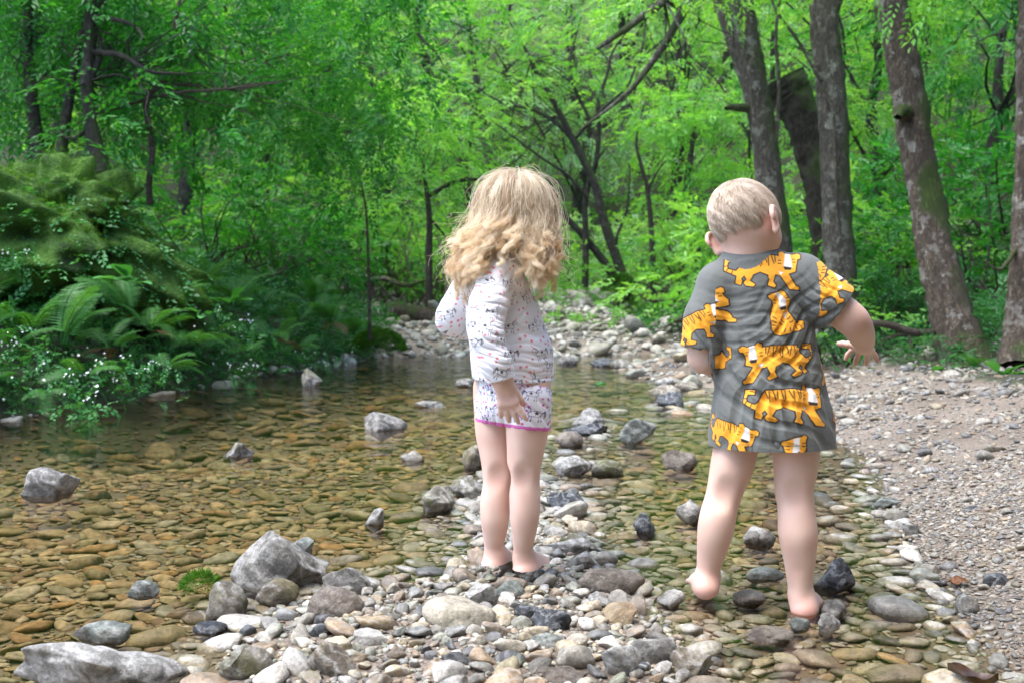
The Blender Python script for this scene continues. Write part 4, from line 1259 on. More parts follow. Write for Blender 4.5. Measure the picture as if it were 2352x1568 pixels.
# hanging branches along the top edge
tree('overhanging_branch', 'dark bough with few leaves hanging in at the top left of centre',
     [(LP((1000, -330, 9.8), (985, -120, 9.6), (968, -10, 9.5), (958, 70, 9.5), (1000, 120, 9.4), (1018, 150, 9.4)), (.05, .035, .028, .022, .012, .005)),
      (LP((958, 68, 9.5), (920, 95, 9.5), (880, 115, 9.5)), (.014, .008, .004)),
      (LP((985, -120, 9.6), (925, -40, 9.5), (900, 20, 9.4), (860, 40, 9.4)), (.02, .014, .01, .006))],
     BARK_DARK, box_crown(800, 1020, -160, 60, 9, 10.2, 12, 9, q, leaf=.07), LEAF_DEEP)


# bare brushwood on the far left bank
def thicket(name, label, px, py, d, n, hgt, spread, qq, bark):
    b = P(px, py, d); b.z = h1(b.x, b.y)
    t = empty(name, b); tag(t, label, 'thicket')
    limbs = []
    for _ in range(n):
        a = Vector((qq.normal(0, spread), qq.normal(0, spread * .5), -.05))
        e = a + Vector((qq.normal(0, hgt * .35), qq.normal(0, .3), hgt * qq.uniform(.3, 1.1)))
        r = qq.uniform(.008, .024)
        limbs.append((wander(a, e, qq, 6, .14), (r, r * .7, r * .3)))
    for L in limbs: link('stem', limb_mesh('stem', [L], 0, 5, .2), bark, t)
    p = np.array([L[0][-1] for L in limbs for _ in range(3)]) + qq.normal(0, .15, (n * 3, 3))
    link('leaves', foliage_mesh('leaves', p, qq.normal(0, 1, p.shape), np.ones(len(p)), qq.normal(.55, .15, len(p)), qq, n=10, L=.25, leaf=.07), LEAF_BRIGHT, t)
    return t


BARK_PALE = mat_bark('bark_pale', (0.13, 0.1, 0.075), (0.30, 0.25, 0.2), (0.32, 0.31, 0.27), 0.1, 2.5, .2)
thicket('brushwood', 'pale bare tangle of stems left of the girl', 930, 690, 14, 34, 1.5, .5, q, BARK_PALE)
thicket('brushwood', 'grey bare stems behind the left elbow of the girl', 1030, 690, 15, 26, 1.4, .45, q, BARK_PALE)
thicket('brushwood', 'thin grey stems in front of the pale trees right of the forked stems', 1560, 640, 18, 26, 1.7, .8, q, BARK_PALE)
thicket('brushwood', 'dark roots and stems in the hollow under the right bank', 2010, 800, 9.0, 26, .6, .5, q, BARK_DARK)


def fallen(name, label, pts, rad, bark, sub=()):
    b = Vector(pts[0]); t = empty(name, b); tag(t, label, 'branch')
    for nm, L in [('stem', (pts, rad))] + [('side_branch', s) for s in sub]:
        o = link(nm, limb_mesh(nm, [L], .06, 10, .04), bark, t); o.matrix_parent_inverse = Matrix.Translation(-b)
    return t


fallen('fallen_branch', 'pinkish brown dead branch jutting left from the leaning trunk', LP((2150, 762, 7.7), (2100, 764, 7.7), (2050, 748, 7.7), (1995, 742, 7.7), (1950, 752, 7.8)), (.022, .03, .03, .024, .016), BARK_TWIG, [(LP((2085, 766, 7.7), (2050, 772, 7.7), (2025, 785, 7.7)), (.018, .014, .006))])
fallen('fallen_branch', 'thin grey stick lying on the bank top at the right edge', LP((2160, 868, 7.2), (2240, 858, 7.1), (2300, 838, 7.0), (2360, 834, 6.9), (2420, 830, 6.9)), (.007, .011, .013, .014, .014), BARK_PALE)
fallen('fallen_log', 'dark fallen log at the foot of the thicket left of the girl', LP((860, 722, 13.4), (900, 716, 13.4), (950, 722, 13.4), (1010, 730, 13.4), (1040, 728, 13.5)), (.09, .13, .13, .11, .06), BARK_BROWN)
fallen('fallen_branch', 'mossy curved branch above the fallen log', LP((830, 650, 13.2), (880, 640, 13.2), (930, 655, 13.2), (975, 645, 13.3)), (.03, .035, .035, .02), BARK_BROWN)
fallen('bare_stick', 'upright bare stick in the root hollow under the right bank', LP((2090, 845, 8.1), (2092, 800, 8.1), (2088, 755, 8.1)), (.012, .01, .008), BARK_PALE)

# ------------------------------------------------------------------ mossy mound
def mound():
    q = np.random.default_rng(42)
    bm = bmesh.new(); bmesh.ops.create_icosphere(bm, subdivisions=6, radius=1.0)
    v = np.array([x.co[:] for x in bm.verts]); f = np.array([[y.index for y in x.verts] for x in bm.faces]); bm.free()
    v = v * (1 + lumps(v, q, 8, 2.2, 4.5, .24) + lumps(v, q, 12, 6, 12, .42) + lumps(v, q, 16, 16, 30, .5))[:, None]
    c = P(120, 545, 7.6)
    v = v * np.array([.93, .75, .60]) + np.array(c)
    # a shoulder running down to the right
    s = np.clip((v[:, 0] - c.x) / 1.05, 0, 1)
    v[:, 2] -= .22 * s ** 2
    return v, f, c


mv, mf, mc = mound()
m_, nt_, out_ = mat_new('moss_rock')
g_ = N(nt_, 'ShaderNodeNewGeometry')
a_ = N(nt_, 'ShaderNodeTexNoise', Scale=3.0, Detail=6.0, Roughness=.65); nt_.links.new(g_.outputs['Position'], a_.inputs[0])
b_ = N(nt_, 'ShaderNodeTexNoise', Scale=60.0, Detail=4.0); nt_.links.new(g_.outputs['Position'], b_.inputs[0])
r_ = ramp(nt_, [(.30, (.02, .03, .010)), (.42, (.03, .08, .008)), (.62, (.08, .18, .014))]); nt_.links.new(a_.outputs['Fac'], r_.inputs[0])
p_ = N(nt_, 'ShaderNodeBsdfPrincipled', Roughness=.95); nt_.links.new(r_.outputs[0], p_.inputs['Base Color'])
bp_ = N(nt_, 'ShaderNodeBump', Strength=1.0, Distance=.03); nt_.links.new(b_.outputs['Fac'], bp_.inputs['Height']); nt_.links.new(bp_.outputs[0], p_.inputs['Normal'])
nt_.links.new(p_.outputs[0], out_.inputs[0])
MOSS_ROCK = m_
mt = empty('mossy_mound', mc - Vector((0, 0, .8)))
tag(mt, 'big mound of rock under thick bright moss at the left', 'rock')
o = link('rock', raw_mesh('rock', mv, mf), MOSS_ROCK, mt); o.matrix_parent_inverse = Matrix.Translation(-mt.location)
# moss tufts
q = np.random.default_rng(77)
vis = (mv[:, 1] < mc.y + .25) & (mv[:, 2] > mc.z - .5)
idx = q.choice(np.where(vis)[0], 14000)
nrm = (mv[idx] - np.array(mc)); nrm /= np.linalg.norm(nrm, axis=1)[:, None]
pos = mv[idx] + q.normal(0, .015, (14000, 3))
patch = np.sin(pos[:, 0] * 5.1 + 2 * np.sin(pos[:, 2] * 4)) * .14 + np.sin(pos[:, 0] * 13 + 3 * np.sin(pos[:, 2] * 11)) * .12 + .5
o = link('moss', foliage_mesh('moss', pos - nrm * .01, nrm + np.array([0, -.2, .1]), q.uniform(.6, 1.3, 14000), patch + q.normal(0, .16, 14000), q, n=6, L=.026, leaf=.017, droop=-.1, tilt=1.0, width=.25), LEAF_MOSS, mt)
o.matrix_parent_inverse = Matrix.Translation(-mt.location); o['kind'] = 'stuff'


sp_i = q.choice(np.where(vis & (mv[:, 2] < mc.z + .35))[0], 420)
sp_n = (mv[sp_i] - np.array(mc)); sp_n /= np.linalg.norm(sp_n, axis=1)[:, None]
o = link('ivy', foliage_mesh('ivy', mv[sp_i] + sp_n * .02, sp_n + np.array([0, -.5, -.2]), q.uniform(.7, 1.4, 420), q.normal(.55, .2, 420), q, n=8, L=.13, leaf=.042, width=.65), LEAF_GROUND, mt)
o.matrix_parent_inverse = Matrix.Translation(-mt.location); o['kind'] = 'stuff'


def moss_patch(o_name, label, center, dims, n, seed, leaf=.012):
    qq = np.random.default_rng(seed)
    u = qq.normal(0, 1, (n, 3)); u /= np.linalg.norm(u, axis=1)[:, None]; u[:, 2] = np.abs(u[:, 2])
    p = np.array(center) + u * np.array(dims)
    me = foliage_mesh(o_name, p, u, qq.uniform(.6, 1.3, n), qq.normal(.45, .2, n), qq, n=6, L=leaf * 1.6, leaf=leaf, droop=-.1, tilt=1.0, width=.35)
    return tag(link(o_name, me, LEAF_MOSS), label, 'moss', None, 'stuff')


moss_patch('moss', 'tuft of bright green moss at the left foot of the large boulder', G(450, 1358) + Vector((0, .03, .0)), (.035, .035, .03), 420, 4, .008)
moss_patch('moss', 'dark moss hanging over the water at the downstream end of the fern bank', P(870, 805, 10.9), (.25, .2, .2), 1400, 6, .03)
moss_patch('moss', 'moss cushion at the foot of the forked stems', P(1425, 668, 15.8), (.25, .2, .22), 900, 8, .035)


# ------------------------------------------------------------------ ground cover on the banks
def cover(name, label, xs, ys, n, leafn, L, leaf, mat, seed, keep, up=.04):
    qq = np.random.default_rng(seed)
    x = qq.uniform(*xs, n * 4); y = qq.uniform(*ys, n * 4)
    z = height(x, y)
    k = keep(x, y, z)
    x, y, z = x[k][:n], y[k][:n], z[k][:n]
    pos = np.stack([x, y, z + np.abs(qq.normal(up, up, len(x)))], -1)
    od = qq.normal(0, 1, pos.shape); od[:, 2] = np.abs(od[:, 2]) * .6; od[:, 1] -= .4
    sh = .5 + .22 * np.sin(x * 3.1 + 1.7 * np.sin(y * 2.3)) + qq.normal(0, .12, len(x))
    me = foliage_mesh(name, pos, od, qq.uniform(.6, 1.4, len(x)), sh, qq, n=leafn, L=L, leaf=leaf, droop=.1, tilt=.7, width=.6)
    return tag(link(name, me, mat), label, 'ground cover', None, 'stuff')


cover('ground_cover', 'low leafy plants covering the steep left bank', (-7, -1.2), (4.6, 13.5), 9500, 9, .15, .046, LEAF_GROUND, 21, lambda x, y, z: left_of_bank(x + .02, y) & (z > .02) & (z < 1.5), .07)
cover('ground_cover', 'trailing plants at the waterline of the left bank', (-5, -1.2), (4.6, 12.5), 3200, 9, .12, .030, LEAF_GROUND, 22, lambda x, y, z: left_of_bank(x + .0, y) & (z > -.02) & (z < .25), .02)
cover('ground_cover', 'leafy undergrowth behind the pebble bank on the right', (1.8, 9), (6.5, 15), 4200, 9, .2, .06, LEAF_GROUND, 23, lambda x, y, z: (z > .2) & (z < 2.6) & (y > 8.9 - .35 * np.clip(x - 2, 0, 9)), .08)
cover('ground_cover', 'green undergrowth on the forest floor beyond the far bank', (-14, 14), (15, 36), 9000, 9, .4, .13, LEAF_BRIGHT, 24, lambda x, y, z: (z > .55), .25)
cover('weeds', 'bright weeds growing between the far cobbles', (-1.6, 2.6), (13, 18), 260, 9, .16, .06, LEAF_BRIGHT, 25, lambda x, y, z: (z > .3) & (np.sin(x * 2.3) * np.sin(y * 1.9 + 1) > .1), .05)


# ------------------------------------------------------------------ ferns
def frond_mesh(seed, pairs=26, arch=.55):
    """one fern frond of unit length along +x: rib and two rows of pinnae with toothed edges"""
    qq = np.random.default_rng(seed)
    A = Acc()
    t = np.linspace(0, 1, 14)
    rib = np.stack([t * (1 - .12 * t), .04 * np.sin(t * 3 + seed), .38 * t - arch * t ** 2.3], -1)
    v, f = tube(rib, (.010, .006, .002), 4); A.add(v, f, .35)
    for i in range(pairs):
        s = .14 + .86 * (i + .5) / pairs
        b = np.array([np.interp(s, t, rib[:, c]) for c in range(3)])
        ln = .23 * math.sin(math.pi * (s * .86 + .12)) ** .8 * qq.uniform(.9, 1.08)
        if s > .9: ln *= (1.03 - s) / .13
        tan = np.array([1, 0, .38 - arch * 2.3 * s ** 1.3]); tan /= np.linalg.norm(tan)
        for side in (-1, 1):
            d = np.array([.36, side * .93, -.10 + qq.normal(0, .05)]); d /= np.linalg.norm(d)
            w = tan * 1.0
            m = 5
            vv, ff = [], []
            for j in range(m + 1):
                u = j / m
                wd = .021 * (1 - u) ** .6 * (1.0 if j % 2 else .62) + .002
                pnt = b + d * ln * u + np.array([0, 0, -.05 * ln * u * u * 4])
                vv += [pnt - w * wd * .55, pnt + w * wd * .55]
            for j in range(m): ff.append([2 * j, 2 * j + 1, 2 * j + 3, 2 * j + 2])
            A.add(vv, ff, .5 + .2 * u + qq.normal(0, .08))
    return A.mesh('frond', False)


FRONDS = [frond_mesh(300 + k, 26, a) for k, a in enumerate((.42, .55, .7, .5))]


def fern(px, py, d, size, n, label, seed, mat=LEAF_FERN, spread=(.35, 1.0), brown=0, toward=None, z=None):
    qq = np.random.default_rng(seed)
    b = P(px, py, d)
    t = empty('fern', b)
    tag(t, label, 'fern', 'ferns on the banks')
    for k in range(n):
        o = bpy.data.objects.new('frond', FRONDS[k % 4]); COL.objects.link(o); o.parent = t
        set_mat(o, LEAF_BROWN if k < brown else mat)
        az = qq.uniform(0, 6.28) if toward is None else toward + qq.normal(0, .75)
        el = qq.uniform(*spread) if k >= brown else -.3
        o.rotation_euler = Euler((qq.normal(0, .25), -el, az))
        s = size * .72 * qq.uniform(.7, 1.15)
        o.scale = (s, s, s)
    return t


FE = [(150, 790, 6.3, .72, 9, 'tall bright upright fern on the left bank', (.7, 1.15), 0), (75, 770, 6.5, .62, 10, 'arching fern at the left edge below the mossy mound', (.3, .9), 0),
      (30, 800, 6.2, .5, 6, 'half brown fern in the lower left corner of the bank', (.1, .7), 3), (345, 760, 6.9, .5, 9, 'pale feathery fern in the middle of the left bank', (.2, .8), 1),
      (250, 800, 6.5, .5, 7, 'fern with one withered frond right of the tall bright fern', (.2, .9), 2), (430, 790, 7.2, .5, 8, 'dark spreading fern over the water in mid bank', (.1, .6), 0),
      (540, 690, 8.6, .6, 9, 'fern arching from the top of the bank behind', (.3, .9), 0), (630, 780, 8.6, .5, 8, 'dark fern right of mid bank', (.2, .8), 1), (610, 700, 9.2, .55, 8, 'feathery fern near the top of the downstream bank', (.3, .8), 0),
      (760, 740, 9.8, .6, 11, 'dark drooping fern at the downstream end of the bank', (.2, 1.0), 2), (720, 700, 10.2, .6, 9, 'dark fern behind the drooping one', (.4, 1.1), 0), (680, 800, 9.0, .4, 7, 'small fern hanging above the waterline', (0, .5), 0),
      (95, 900, 5.75, .34, 5, 'small dark fern hanging into the water at far left', (-.5, .1), 0), (500, 770, 7.9, .45, 8, 'green fern among leaves in the middle of the bank', (.2, .8), 0),
      (2262, 862, 7.15, .42, 6, 'green fern at the foot of the leaning trunk', (.4, 1.0), 0), (2215, 850, 7.3, .34, 4, 'smaller pale fern left of the one by the leaning trunk', (.2, .6), 0),
      (400, 700, 7.4, .5, 8, 'fern below the right shoulder of the mossy mound', (.3, .9), 0), (200, 860, 6.0, .42, 7, 'low fern in front of the tall bright fern', (.0, .5), 0), (380, 850, 6.6, .4, 7, 'low dark fern by the water below the pale feathery one', (.0, .6), 0),
      (560, 810, 7.9, .42, 8, 'low fern between the flowers and the water', (.1, .6), 0), (470, 660, 8.2, .55, 8, 'fern at the top of the bank right of the mound', (.4, 1.0), 0), (690, 740, 9.6, .55, 9, 'fern left of the dark drooping one', (.2, .9), 0),
      (810, 770, 10.6, .5, 9, 'last fern at the tip of the bank', (.2, .9), 0), (300, 720, 6.8, .6, 8, 'upright fern right of the broad drooping leaves', (.5, 1.1), 0), (10, 880, 5.8, .4, 7, 'low dark fern in the left corner above the water', (.0, .5), 0),
      (-60, 700, 6.6, .6, 8, 'fern cut off by the left edge', (.4, 1.0), 0)]
for k, (px, py, d, s, n, lab, sp, br) in enumerate(FE): fern(px, py, d, s, n, lab, 400 + k, spread=sp, brown=br, toward=None if k not in (0, 12) else (-1.2 if k == 12 else 1.0))


# ------------------------------------------------------------------ white wild flowers
def flower_clump(px, py, d, wd, n, label, seed):
    qq = np.random.default_rng(seed)
    b = P(px, py, d)
    t = empty('wild_flowers', b); tag(t, label, 'flowers', 'white wild flowers on the left bank')
    S, B = Acc(), Acc()
    for _ in range(n):
        e = np.array([qq.normal(0, wd), qq.normal(-.05, .08), qq.normal(.05, wd * .35)])
        v, f = tube(wander(e * .7 + np.array([0, .06, -.16]), e, qq, 4, .06), (.003, .0015), 4); S.add(v, f, .5)
        for _ in range(int(qq.integers(1, 4))):
            c = e + qq.normal(0, .016, 3); r = qq.uniform(.005, .008)
            nn = qq.normal(0, .5, 3) + np.array([0, -.7, .7]); nn /= np.linalg.norm(nn)
            a = np.cross(nn, [1, 0, 0]); a /= np.linalg.norm(a); w = np.cross(nn, a)
            for p in range(4):
                th = p * math.pi / 2 + qq.uniform(0, .3)
                dr = a * math.cos(th) + w * math.sin(th); sd_ = np.cross(nn, dr)
                B.add([c, c + dr * r * .6 + sd_ * r * .42 + nn * r * .1, c + dr * r * 1.15 + nn * r * .2, c + dr * r * .6 - sd_ * r * .42 + nn * r * .1], [[0, 1, 2, 3]])
    link('stems', S.mesh('stems'), LEAF_GROUND, t)['kind'] = 'stuff'
    link('blossoms', B.mesh('blossoms', False), PETAL, t)['kind'] = 'stuff'
    p = qq.normal(0, wd, (n * 3, 3)) * np.array([1, .3, .45]) + np.array([0, .03, -.05])
    link('leaves', foliage_mesh('leaves', p, qq.normal(0, 1, p.shape) + np.array([0, -.6, .2]), np.ones(len(p)), qq.normal(.65, .15, len(p)), qq, n=7, L=.09, leaf=.034, width=.7), LEAF_GROUND, t)


FL = [(60, 795, 5.9, .09, 10, 'white flowers in the lower left corner by the half brown fern'), (130, 895, 5.7, .16, 16, 'white flowers low on the bank at far left'), (300, 850, 6.2, .17, 18, 'white flowers in the middle of the left bank by the water'),
      (540, 755, 7.6, .12, 16, 'white flowers high on the bank right of the pale fern'), (560, 850, 7.6, .12, 9, 'few white flowers above the waterline in mid bank'), (720, 835, 9.2, .16, 14, 'white flowers near the downstream end of the bank'),
      (45, 590, 6.6, .08, 9, 'white flowers on the mossy mound'), (190, 930, 5.6, .06, 6, 'white flowers hanging just over the water at far left')]
for k, a in enumerate(FL): flower_clump(*a, 600 + k)


# broad-leaved herbs on the bank
def herb(px, py, d, s, n, label, seed, mat=LEAF_GROUND):
    qq = np.random.default_rng(seed)
    t = empty('leafy_plant', P(px, py, d)); tag(t, label, 'plant')
    for k in range(n):
        A = Acc()
        az, el = qq.uniform(3.4, 6.0), qq.uniform(.1, .9)
        dr = np.array([math.cos(az) * math.cos(el), math.sin(az) * math.cos(el), math.sin(el)]); sd_ = np.cross(dr, [0, 0, 1]); sd_ /= np.linalg.norm(sd_)
        up = np.cross(sd_, dr); ln = s * qq.uniform(.7, 1.2); o_ = dr * ln * .5
        vv = []
        for j in range(6):
            u = j / 5; wd = ln * .3 * math.sin(math.pi * min(u * .85 + .08, 1)) ** .8
            c = o_ + dr * ln * u - np.array([0, 0, .25 * ln * u * u])
            vv += [c - sd_ * wd + up * wd * .3, c, c + sd_ * wd + up * wd * .3]
        ff = [[3 * j + i, 3 * j + i + 1, 3 * j + i + 4, 3 * j + i + 3] for j in range(5) for i in (0, 1)]
        A.add(vv, ff, qq.normal(.6, .15))
        link('leaf', A.mesh('leaf'), mat, t)


for k, a in enumerate([(300, 655, 6.7, .16, 7, 'plant with broad drooping leaves right of the tall bright fern'), (525, 705, 7.6, .15, 8, 'broad leaved plant in the upper middle of the left bank'), (470, 730, 7.3, .13, 6, 'small broad leaved plant left of the flowers high on the bank'),
                       (1990, 868, 7.9, .10, 6, 'pale leaved herb on top of the pebble bank'), (2150, 872, 7.3, .13, 7, 'herb with long pale leaves on the bank top'), (2300, 872, 6.8, .14, 8, 'broad leaved herb at the right edge of the bank')]): herb(*a, 700 + k)


# ------------------------------------------------------------------ fallen leaves near the water
def dead_leaf(px, py, z, ln, label, seed, yaw, mat, curl=.5, lobes=5):
    qq = np.random.default_rng(seed)
    n, mcols = 18, 7
    vv = []
    for i in range(n + 1):
        u = i / n
        wd = .36 * math.sin(math.pi * u ** .8) ** .7 * (1 + .22 * math.sin(u * lobes * 6.28))
        for j in range(mcols):
            t = (j / (mcols - 1) - .5) * 2
            vv.append(((u - .5) * ln, t * wd * ln, ln * (curl * (t * t) * .28 + .10 * math.sin(u * 5 + seed) + .03 * math.sin(t * 9 + u * 13))))
    ff = [[i * mcols + j, i * mcols + j + 1, (i + 1) * mcols + j + 1, (i + 1) * mcols + j] for i in range(n) for j in range(mcols - 1)]
    g = G(px, py, z)
    t = empty('dead_leaf', (g.x, g.y, z)); tag(t, label, 'leaf')
    A = Acc(); A.add(vv, ff, np.clip(qq.normal(.45, .25, len(vv)), 0, 1))
    o = link('blade', A.mesh('blade'), mat, t); o.rotation_euler = (.15, .1, yaw)
    B = Acc(); v_, f_ = tube([(-.5 * ln, 0, ln * .02), (-.62 * ln, .02 * ln, ln * .05), (-.8 * ln, .06 * ln, ln * .12)], (.0014, .001, .0008), 5); B.add(v_, f_, .3)
    o = link('stalk', B.mesh('stalk'), mat, t); o.rotation_euler = (.15, .1, yaw)


dead_leaf(2235, 1556, .018, .085, 'large curled dark brown leaf at the lower right corner', 3, 2.5, mat_leaf('leaf_wet', (.025, .014, .009), (.06, .034, .02), (.12, .075, .045), .1, .4), .55, 2)
dead_leaf(2205, 1335, .014, .05, 'rusty brown lobed leaf lying on the right bank', 5, .3, mat_leaf('leaf_rust', (.07, .025, .008), (.17, .07, .02), (.26, .13, .05), .1, .6), .3, 2)
dead_leaf(2098, 1205, .025, .032, 'small dry pinkish leaf on the small white stone', 7, 1.2, mat_leaf('leaf_dry', (.2, .09, .06), (.35, .2, .13), (.5, .36, .2), .2, .6), .6)
dead_leaf(1548, 1500, .022, .03, 'small yellow leaf between the stones below the boy', 9, .4, mat_leaf('leaf_yellow', (.4, .25, .02), (.6, .42, .03), (.7, .55, .1), .3, .6), .4)
dead_leaf(1380, 885, .02, .09, 'green leafy twig end drifting right of the hips of the girl', 11, .4, LEAF_GROUND, .8)

# ------------------------------------------------------------------ smooth-blended bodies
def A3(v): return np.array([v[0], v[1], v[2]], float)


class Vol:
    """signed distance field on a grid; shapes are blended smoothly, then skinned"""
    def __init__(self, lo, hi, res):
        self.lo = np.array(lo, float); self.res = res
        self.n = np.ceil((np.array(hi) - self.lo) / res).astype(int) + 1
        self.ax = [(self.lo[i] + res * np.arange(self.n[i])).astype(np.float32) for i in range(3)]
        self.d = np.full(self.n, 1.0, np.float32)

    def blank(self):
        o = Vol.__new__(Vol)
        o.lo, o.res, o.n, o.ax = self.lo, self.res, self.n, self.ax
        o.d = np.full(self.n, 1.0, np.float32)
        return o

    def _win(self, lo, hi):
        s = []
        for i in range(3):
            a = int(max(0, math.floor((lo[i] - self.lo[i]) / self.res))); b = int(min(self.n[i], math.ceil((hi[i] - self.lo[i]) / self.res) + 1))
            if b <= a: return None
            s.append(slice(a, b))
        return tuple(s)

    def _grid(self, w):
        return self.ax[0][w[0]][:, None, None], self.ax[1][w[1]][None, :, None], self.ax[2][w[2]][None, None, :]

    def _put(self, w, d, k, mode):
        o = self.d[w]
        if mode == 'sub':
            d = -d
            h = np.maximum(k - np.abs(o - d), 0) / k
            self.d[w] = np.maximum(o, d) + h * h * k * .25
        else:
            h = np.maximum(k - np.abs(o - d), 0) / k
            self.d[w] = np.minimum(o, d) - h * h * k * .25

    def cone(self, a, b, ra, rb, k=.012, mode='add', flat=None):
        """flat: (axis, factor) squeezes the limb along axis"""
        a, b = A3(a), A3(b)
        m = max(ra, rb) + k + .02
        w = self._win(np.minimum(a, b) - m, np.maximum(a, b) + m)
        if w is None: return self
        X, Y, Z = self._grid(w)
        c = (a + b) / 2
        x, y, z = X - c[0], Y - c[1], Z - c[2]
        a0, b0 = a - c, b - c
        if flat:
            n, s = np.array(flat[0], float), flat[1]
            n /= np.linalg.norm(n)
            t = (x * n[0] + y * n[1] + z * n[2]) * (s - 1)
            x, y, z = x + t * n[0], y + t * n[1], z + t * n[2]
            a0 = a0 + (s - 1) * (a0 @ n) * n; b0 = b0 + (s - 1) * (b0 @ n) * n
        u = b0 - a0
        x, y, z = x - a0[0], y - a0[1], z - a0[2]
        h = np.clip((x * u[0] + y * u[1] + z * u[2]) / (u @ u + 1e-12), 0, 1)
        d = np.sqrt((x - h * u[0]) ** 2 + (y - h * u[1]) ** 2 + (z - h * u[2]) ** 2) - (ra + (rb - ra) * h)
        self._put(w, d.astype(np.float32), k, mode)
        return self

    def chain(self, pts, rad, k=.012, mode='add', flat=None):
        for i in range(len(pts) - 1): self.cone(pts[i], pts[i + 1], rad[i], rad[i + 1], k, mode, flat)
        return self

    def limb(self, rows, k=.006, n=22):
        """rows: (point, radius) measured down the limb, joined by one smooth profile"""
        a = np.array([[*A3(p), r] for p, r in rows])
        c = catmull(a, n)
        return self.chain(c[:, :3], c[:, 3], k)

    def ball(self, c, r, k=.012, frame=None, mode='add'):
        c = A3(c); r = np.array(r, float) * np.ones(3)
        m = r.max() + k + .02
        w = self._win(c - m, c + m)
        if w is None: return self
        X, Y, Z = self._grid(w)
        x, y, z = X - c[0], Y - c[1], Z - c[2]
        if frame is not None:
            F = [A3(f) for f in frame]
            x, y, z = [x * f[0] + y * f[1] + z * f[2] for f in F]
        k0 = np.sqrt((x / r[0]) ** 2 + (y / r[1]) ** 2 + (z / r[2]) ** 2)
        k1 = np.sqrt((x / r[0] ** 2) ** 2 + (y / r[1] ** 2) ** 2 + (z / r[2] ** 2) ** 2) + 1e-6
        self._put(w, (k0 * (k0 - 1) / k1).astype(np.float32), k, mode)
        return self

    def cut(self, p, n):
        """keep the side opposite to n"""
        p, n = A3(p), A3(n); n = n / np.linalg.norm(n)
        X, Y, Z = self._grid((slice(None),) * 3)
        self.d = np.maximum(self.d, ((X - p[0]) * n[0] + (Y - p[1]) * n[1] + (Z - p[2]) * n[2]).astype(np.float32))
        return self

    def plane(self, p, n):
        p, n = A3(p), A3(n); n = n / np.linalg.norm(n)
        X, Y, Z = self._grid((slice(None),) * 3)
        return ((X - p[0]) * n[0] + (Y - p[1]) * n[1] + (Z - p[2]) * n[2]).astype(np.float32)

    def surface(self):
        """naive surface nets -> verts, quads"""
        D = self.d
        s = D < 0
        nx, ny, nz = D.shape
        corners = [(i, j, k) for i in (0, 1) for j in (0, 1) for k in (0, 1)]
        cnt = np.zeros((nx - 1, ny - 1, nz - 1), np.int8)
        for (i, j, k) in corners: cnt += s[i:nx - 1 + i, j:ny - 1 + j, k:nz - 1 + k]
        act = np.argwhere((cnt > 0) & (cnt < 8))
        idx = np.full(cnt.shape, -1, np.int32)
        idx[act[:, 0], act[:, 1], act[:, 2]] = np.arange(len(act))
        acc = np.zeros((len(act), 3)); num = np.zeros(len(act))
        val = {c: D[act[:, 0] + c[0], act[:, 1] + c[1], act[:, 2] + c[2]].astype(float) for c in corners}
        for c in corners:
            for ax in range(3):
                if c[ax]: continue
                e = list(c); e[ax] = 1; e = tuple(e)
                a, b = val[c], val[e]
                m = (a < 0) != (b < 0)
                t = np.where(m, a / np.where(m, a - b, 1), 0)
                pt = np.array(c, float)[None] + 0.0
                pt = np.repeat(pt, len(act), 0); pt[:, ax] += t
                acc[m] += pt[m]; num[m] += 1
        v = self.lo + self.res * (act + acc / num[:, None])
        F = []
        for ax in range(3):
            o1, o2 = [(1, 2), (2, 0), (0, 1)][ax]
            lo = [slice(None)] * 3; hi = [slice(None)] * 3
            lo[ax] = slice(0, -1); hi[ax] = slice(1, None)
            a, b = s[tuple(lo)], s[tuple(hi)]
            e = np.argwhere(a != b)
            ok = (e[:, o1] > 0) & (e[:, o2] > 0) & (e[:, o1] < D.shape[o1] - 1) & (e[:, o2] < D.shape[o2] - 1)
            e = e[ok]
            flip = a[e[:, 0], e[:, 1], e[:, 2]]
            q0 = e.copy(); q1 = e.copy(); q1[:, o1] -= 1
            q2 = e.copy(); q2[:, o1] -= 1; q2[:, o2] -= 1
            q3 = e.copy(); q3[:, o2] -= 1
            qd = np.stack([idx[q[:, 0], q[:, 1], q[:, 2]] for q in (q0, q1, q2, q3)], -1)
            qd[~flip] = qd[~flip][:, ::-1]
            F.append(qd)
        return v, np.concatenate(F)


def relax(v, f, it=2, lam=.5):
    """light smoothing of a quad mesh"""
    e = np.concatenate([f[:, [0, 1]], f[:, [1, 2]], f[:, [2, 3]], f[:, [3, 0]]])
    n = len(v)
    deg = np.bincount(e.ravel(), minlength=n)[:, None]
    for _ in range(it):
        a = np.zeros_like(v)
        for c in range(3):
            a[:, c] = np.bincount(e[:, 0], v[e[:, 1], c], n) + np.bincount(e[:, 1], v[e[:, 0], c], n)
        v = v + lam * (a / np.maximum(deg, 1) - v)
    return v


def quad_normals(v, f):
    n = np.cross(v[f[:, 2]] - v[f[:, 0]], v[f[:, 3]] - v[f[:, 1]])
    out = np.zeros_like(v)
    for c in range(3):
        for k in range(4): out[:, c] += np.bincount(f[:, k], n[:, c], len(v))
    return out / (np.linalg.norm(out, axis=1)[:, None] + 1e-12)


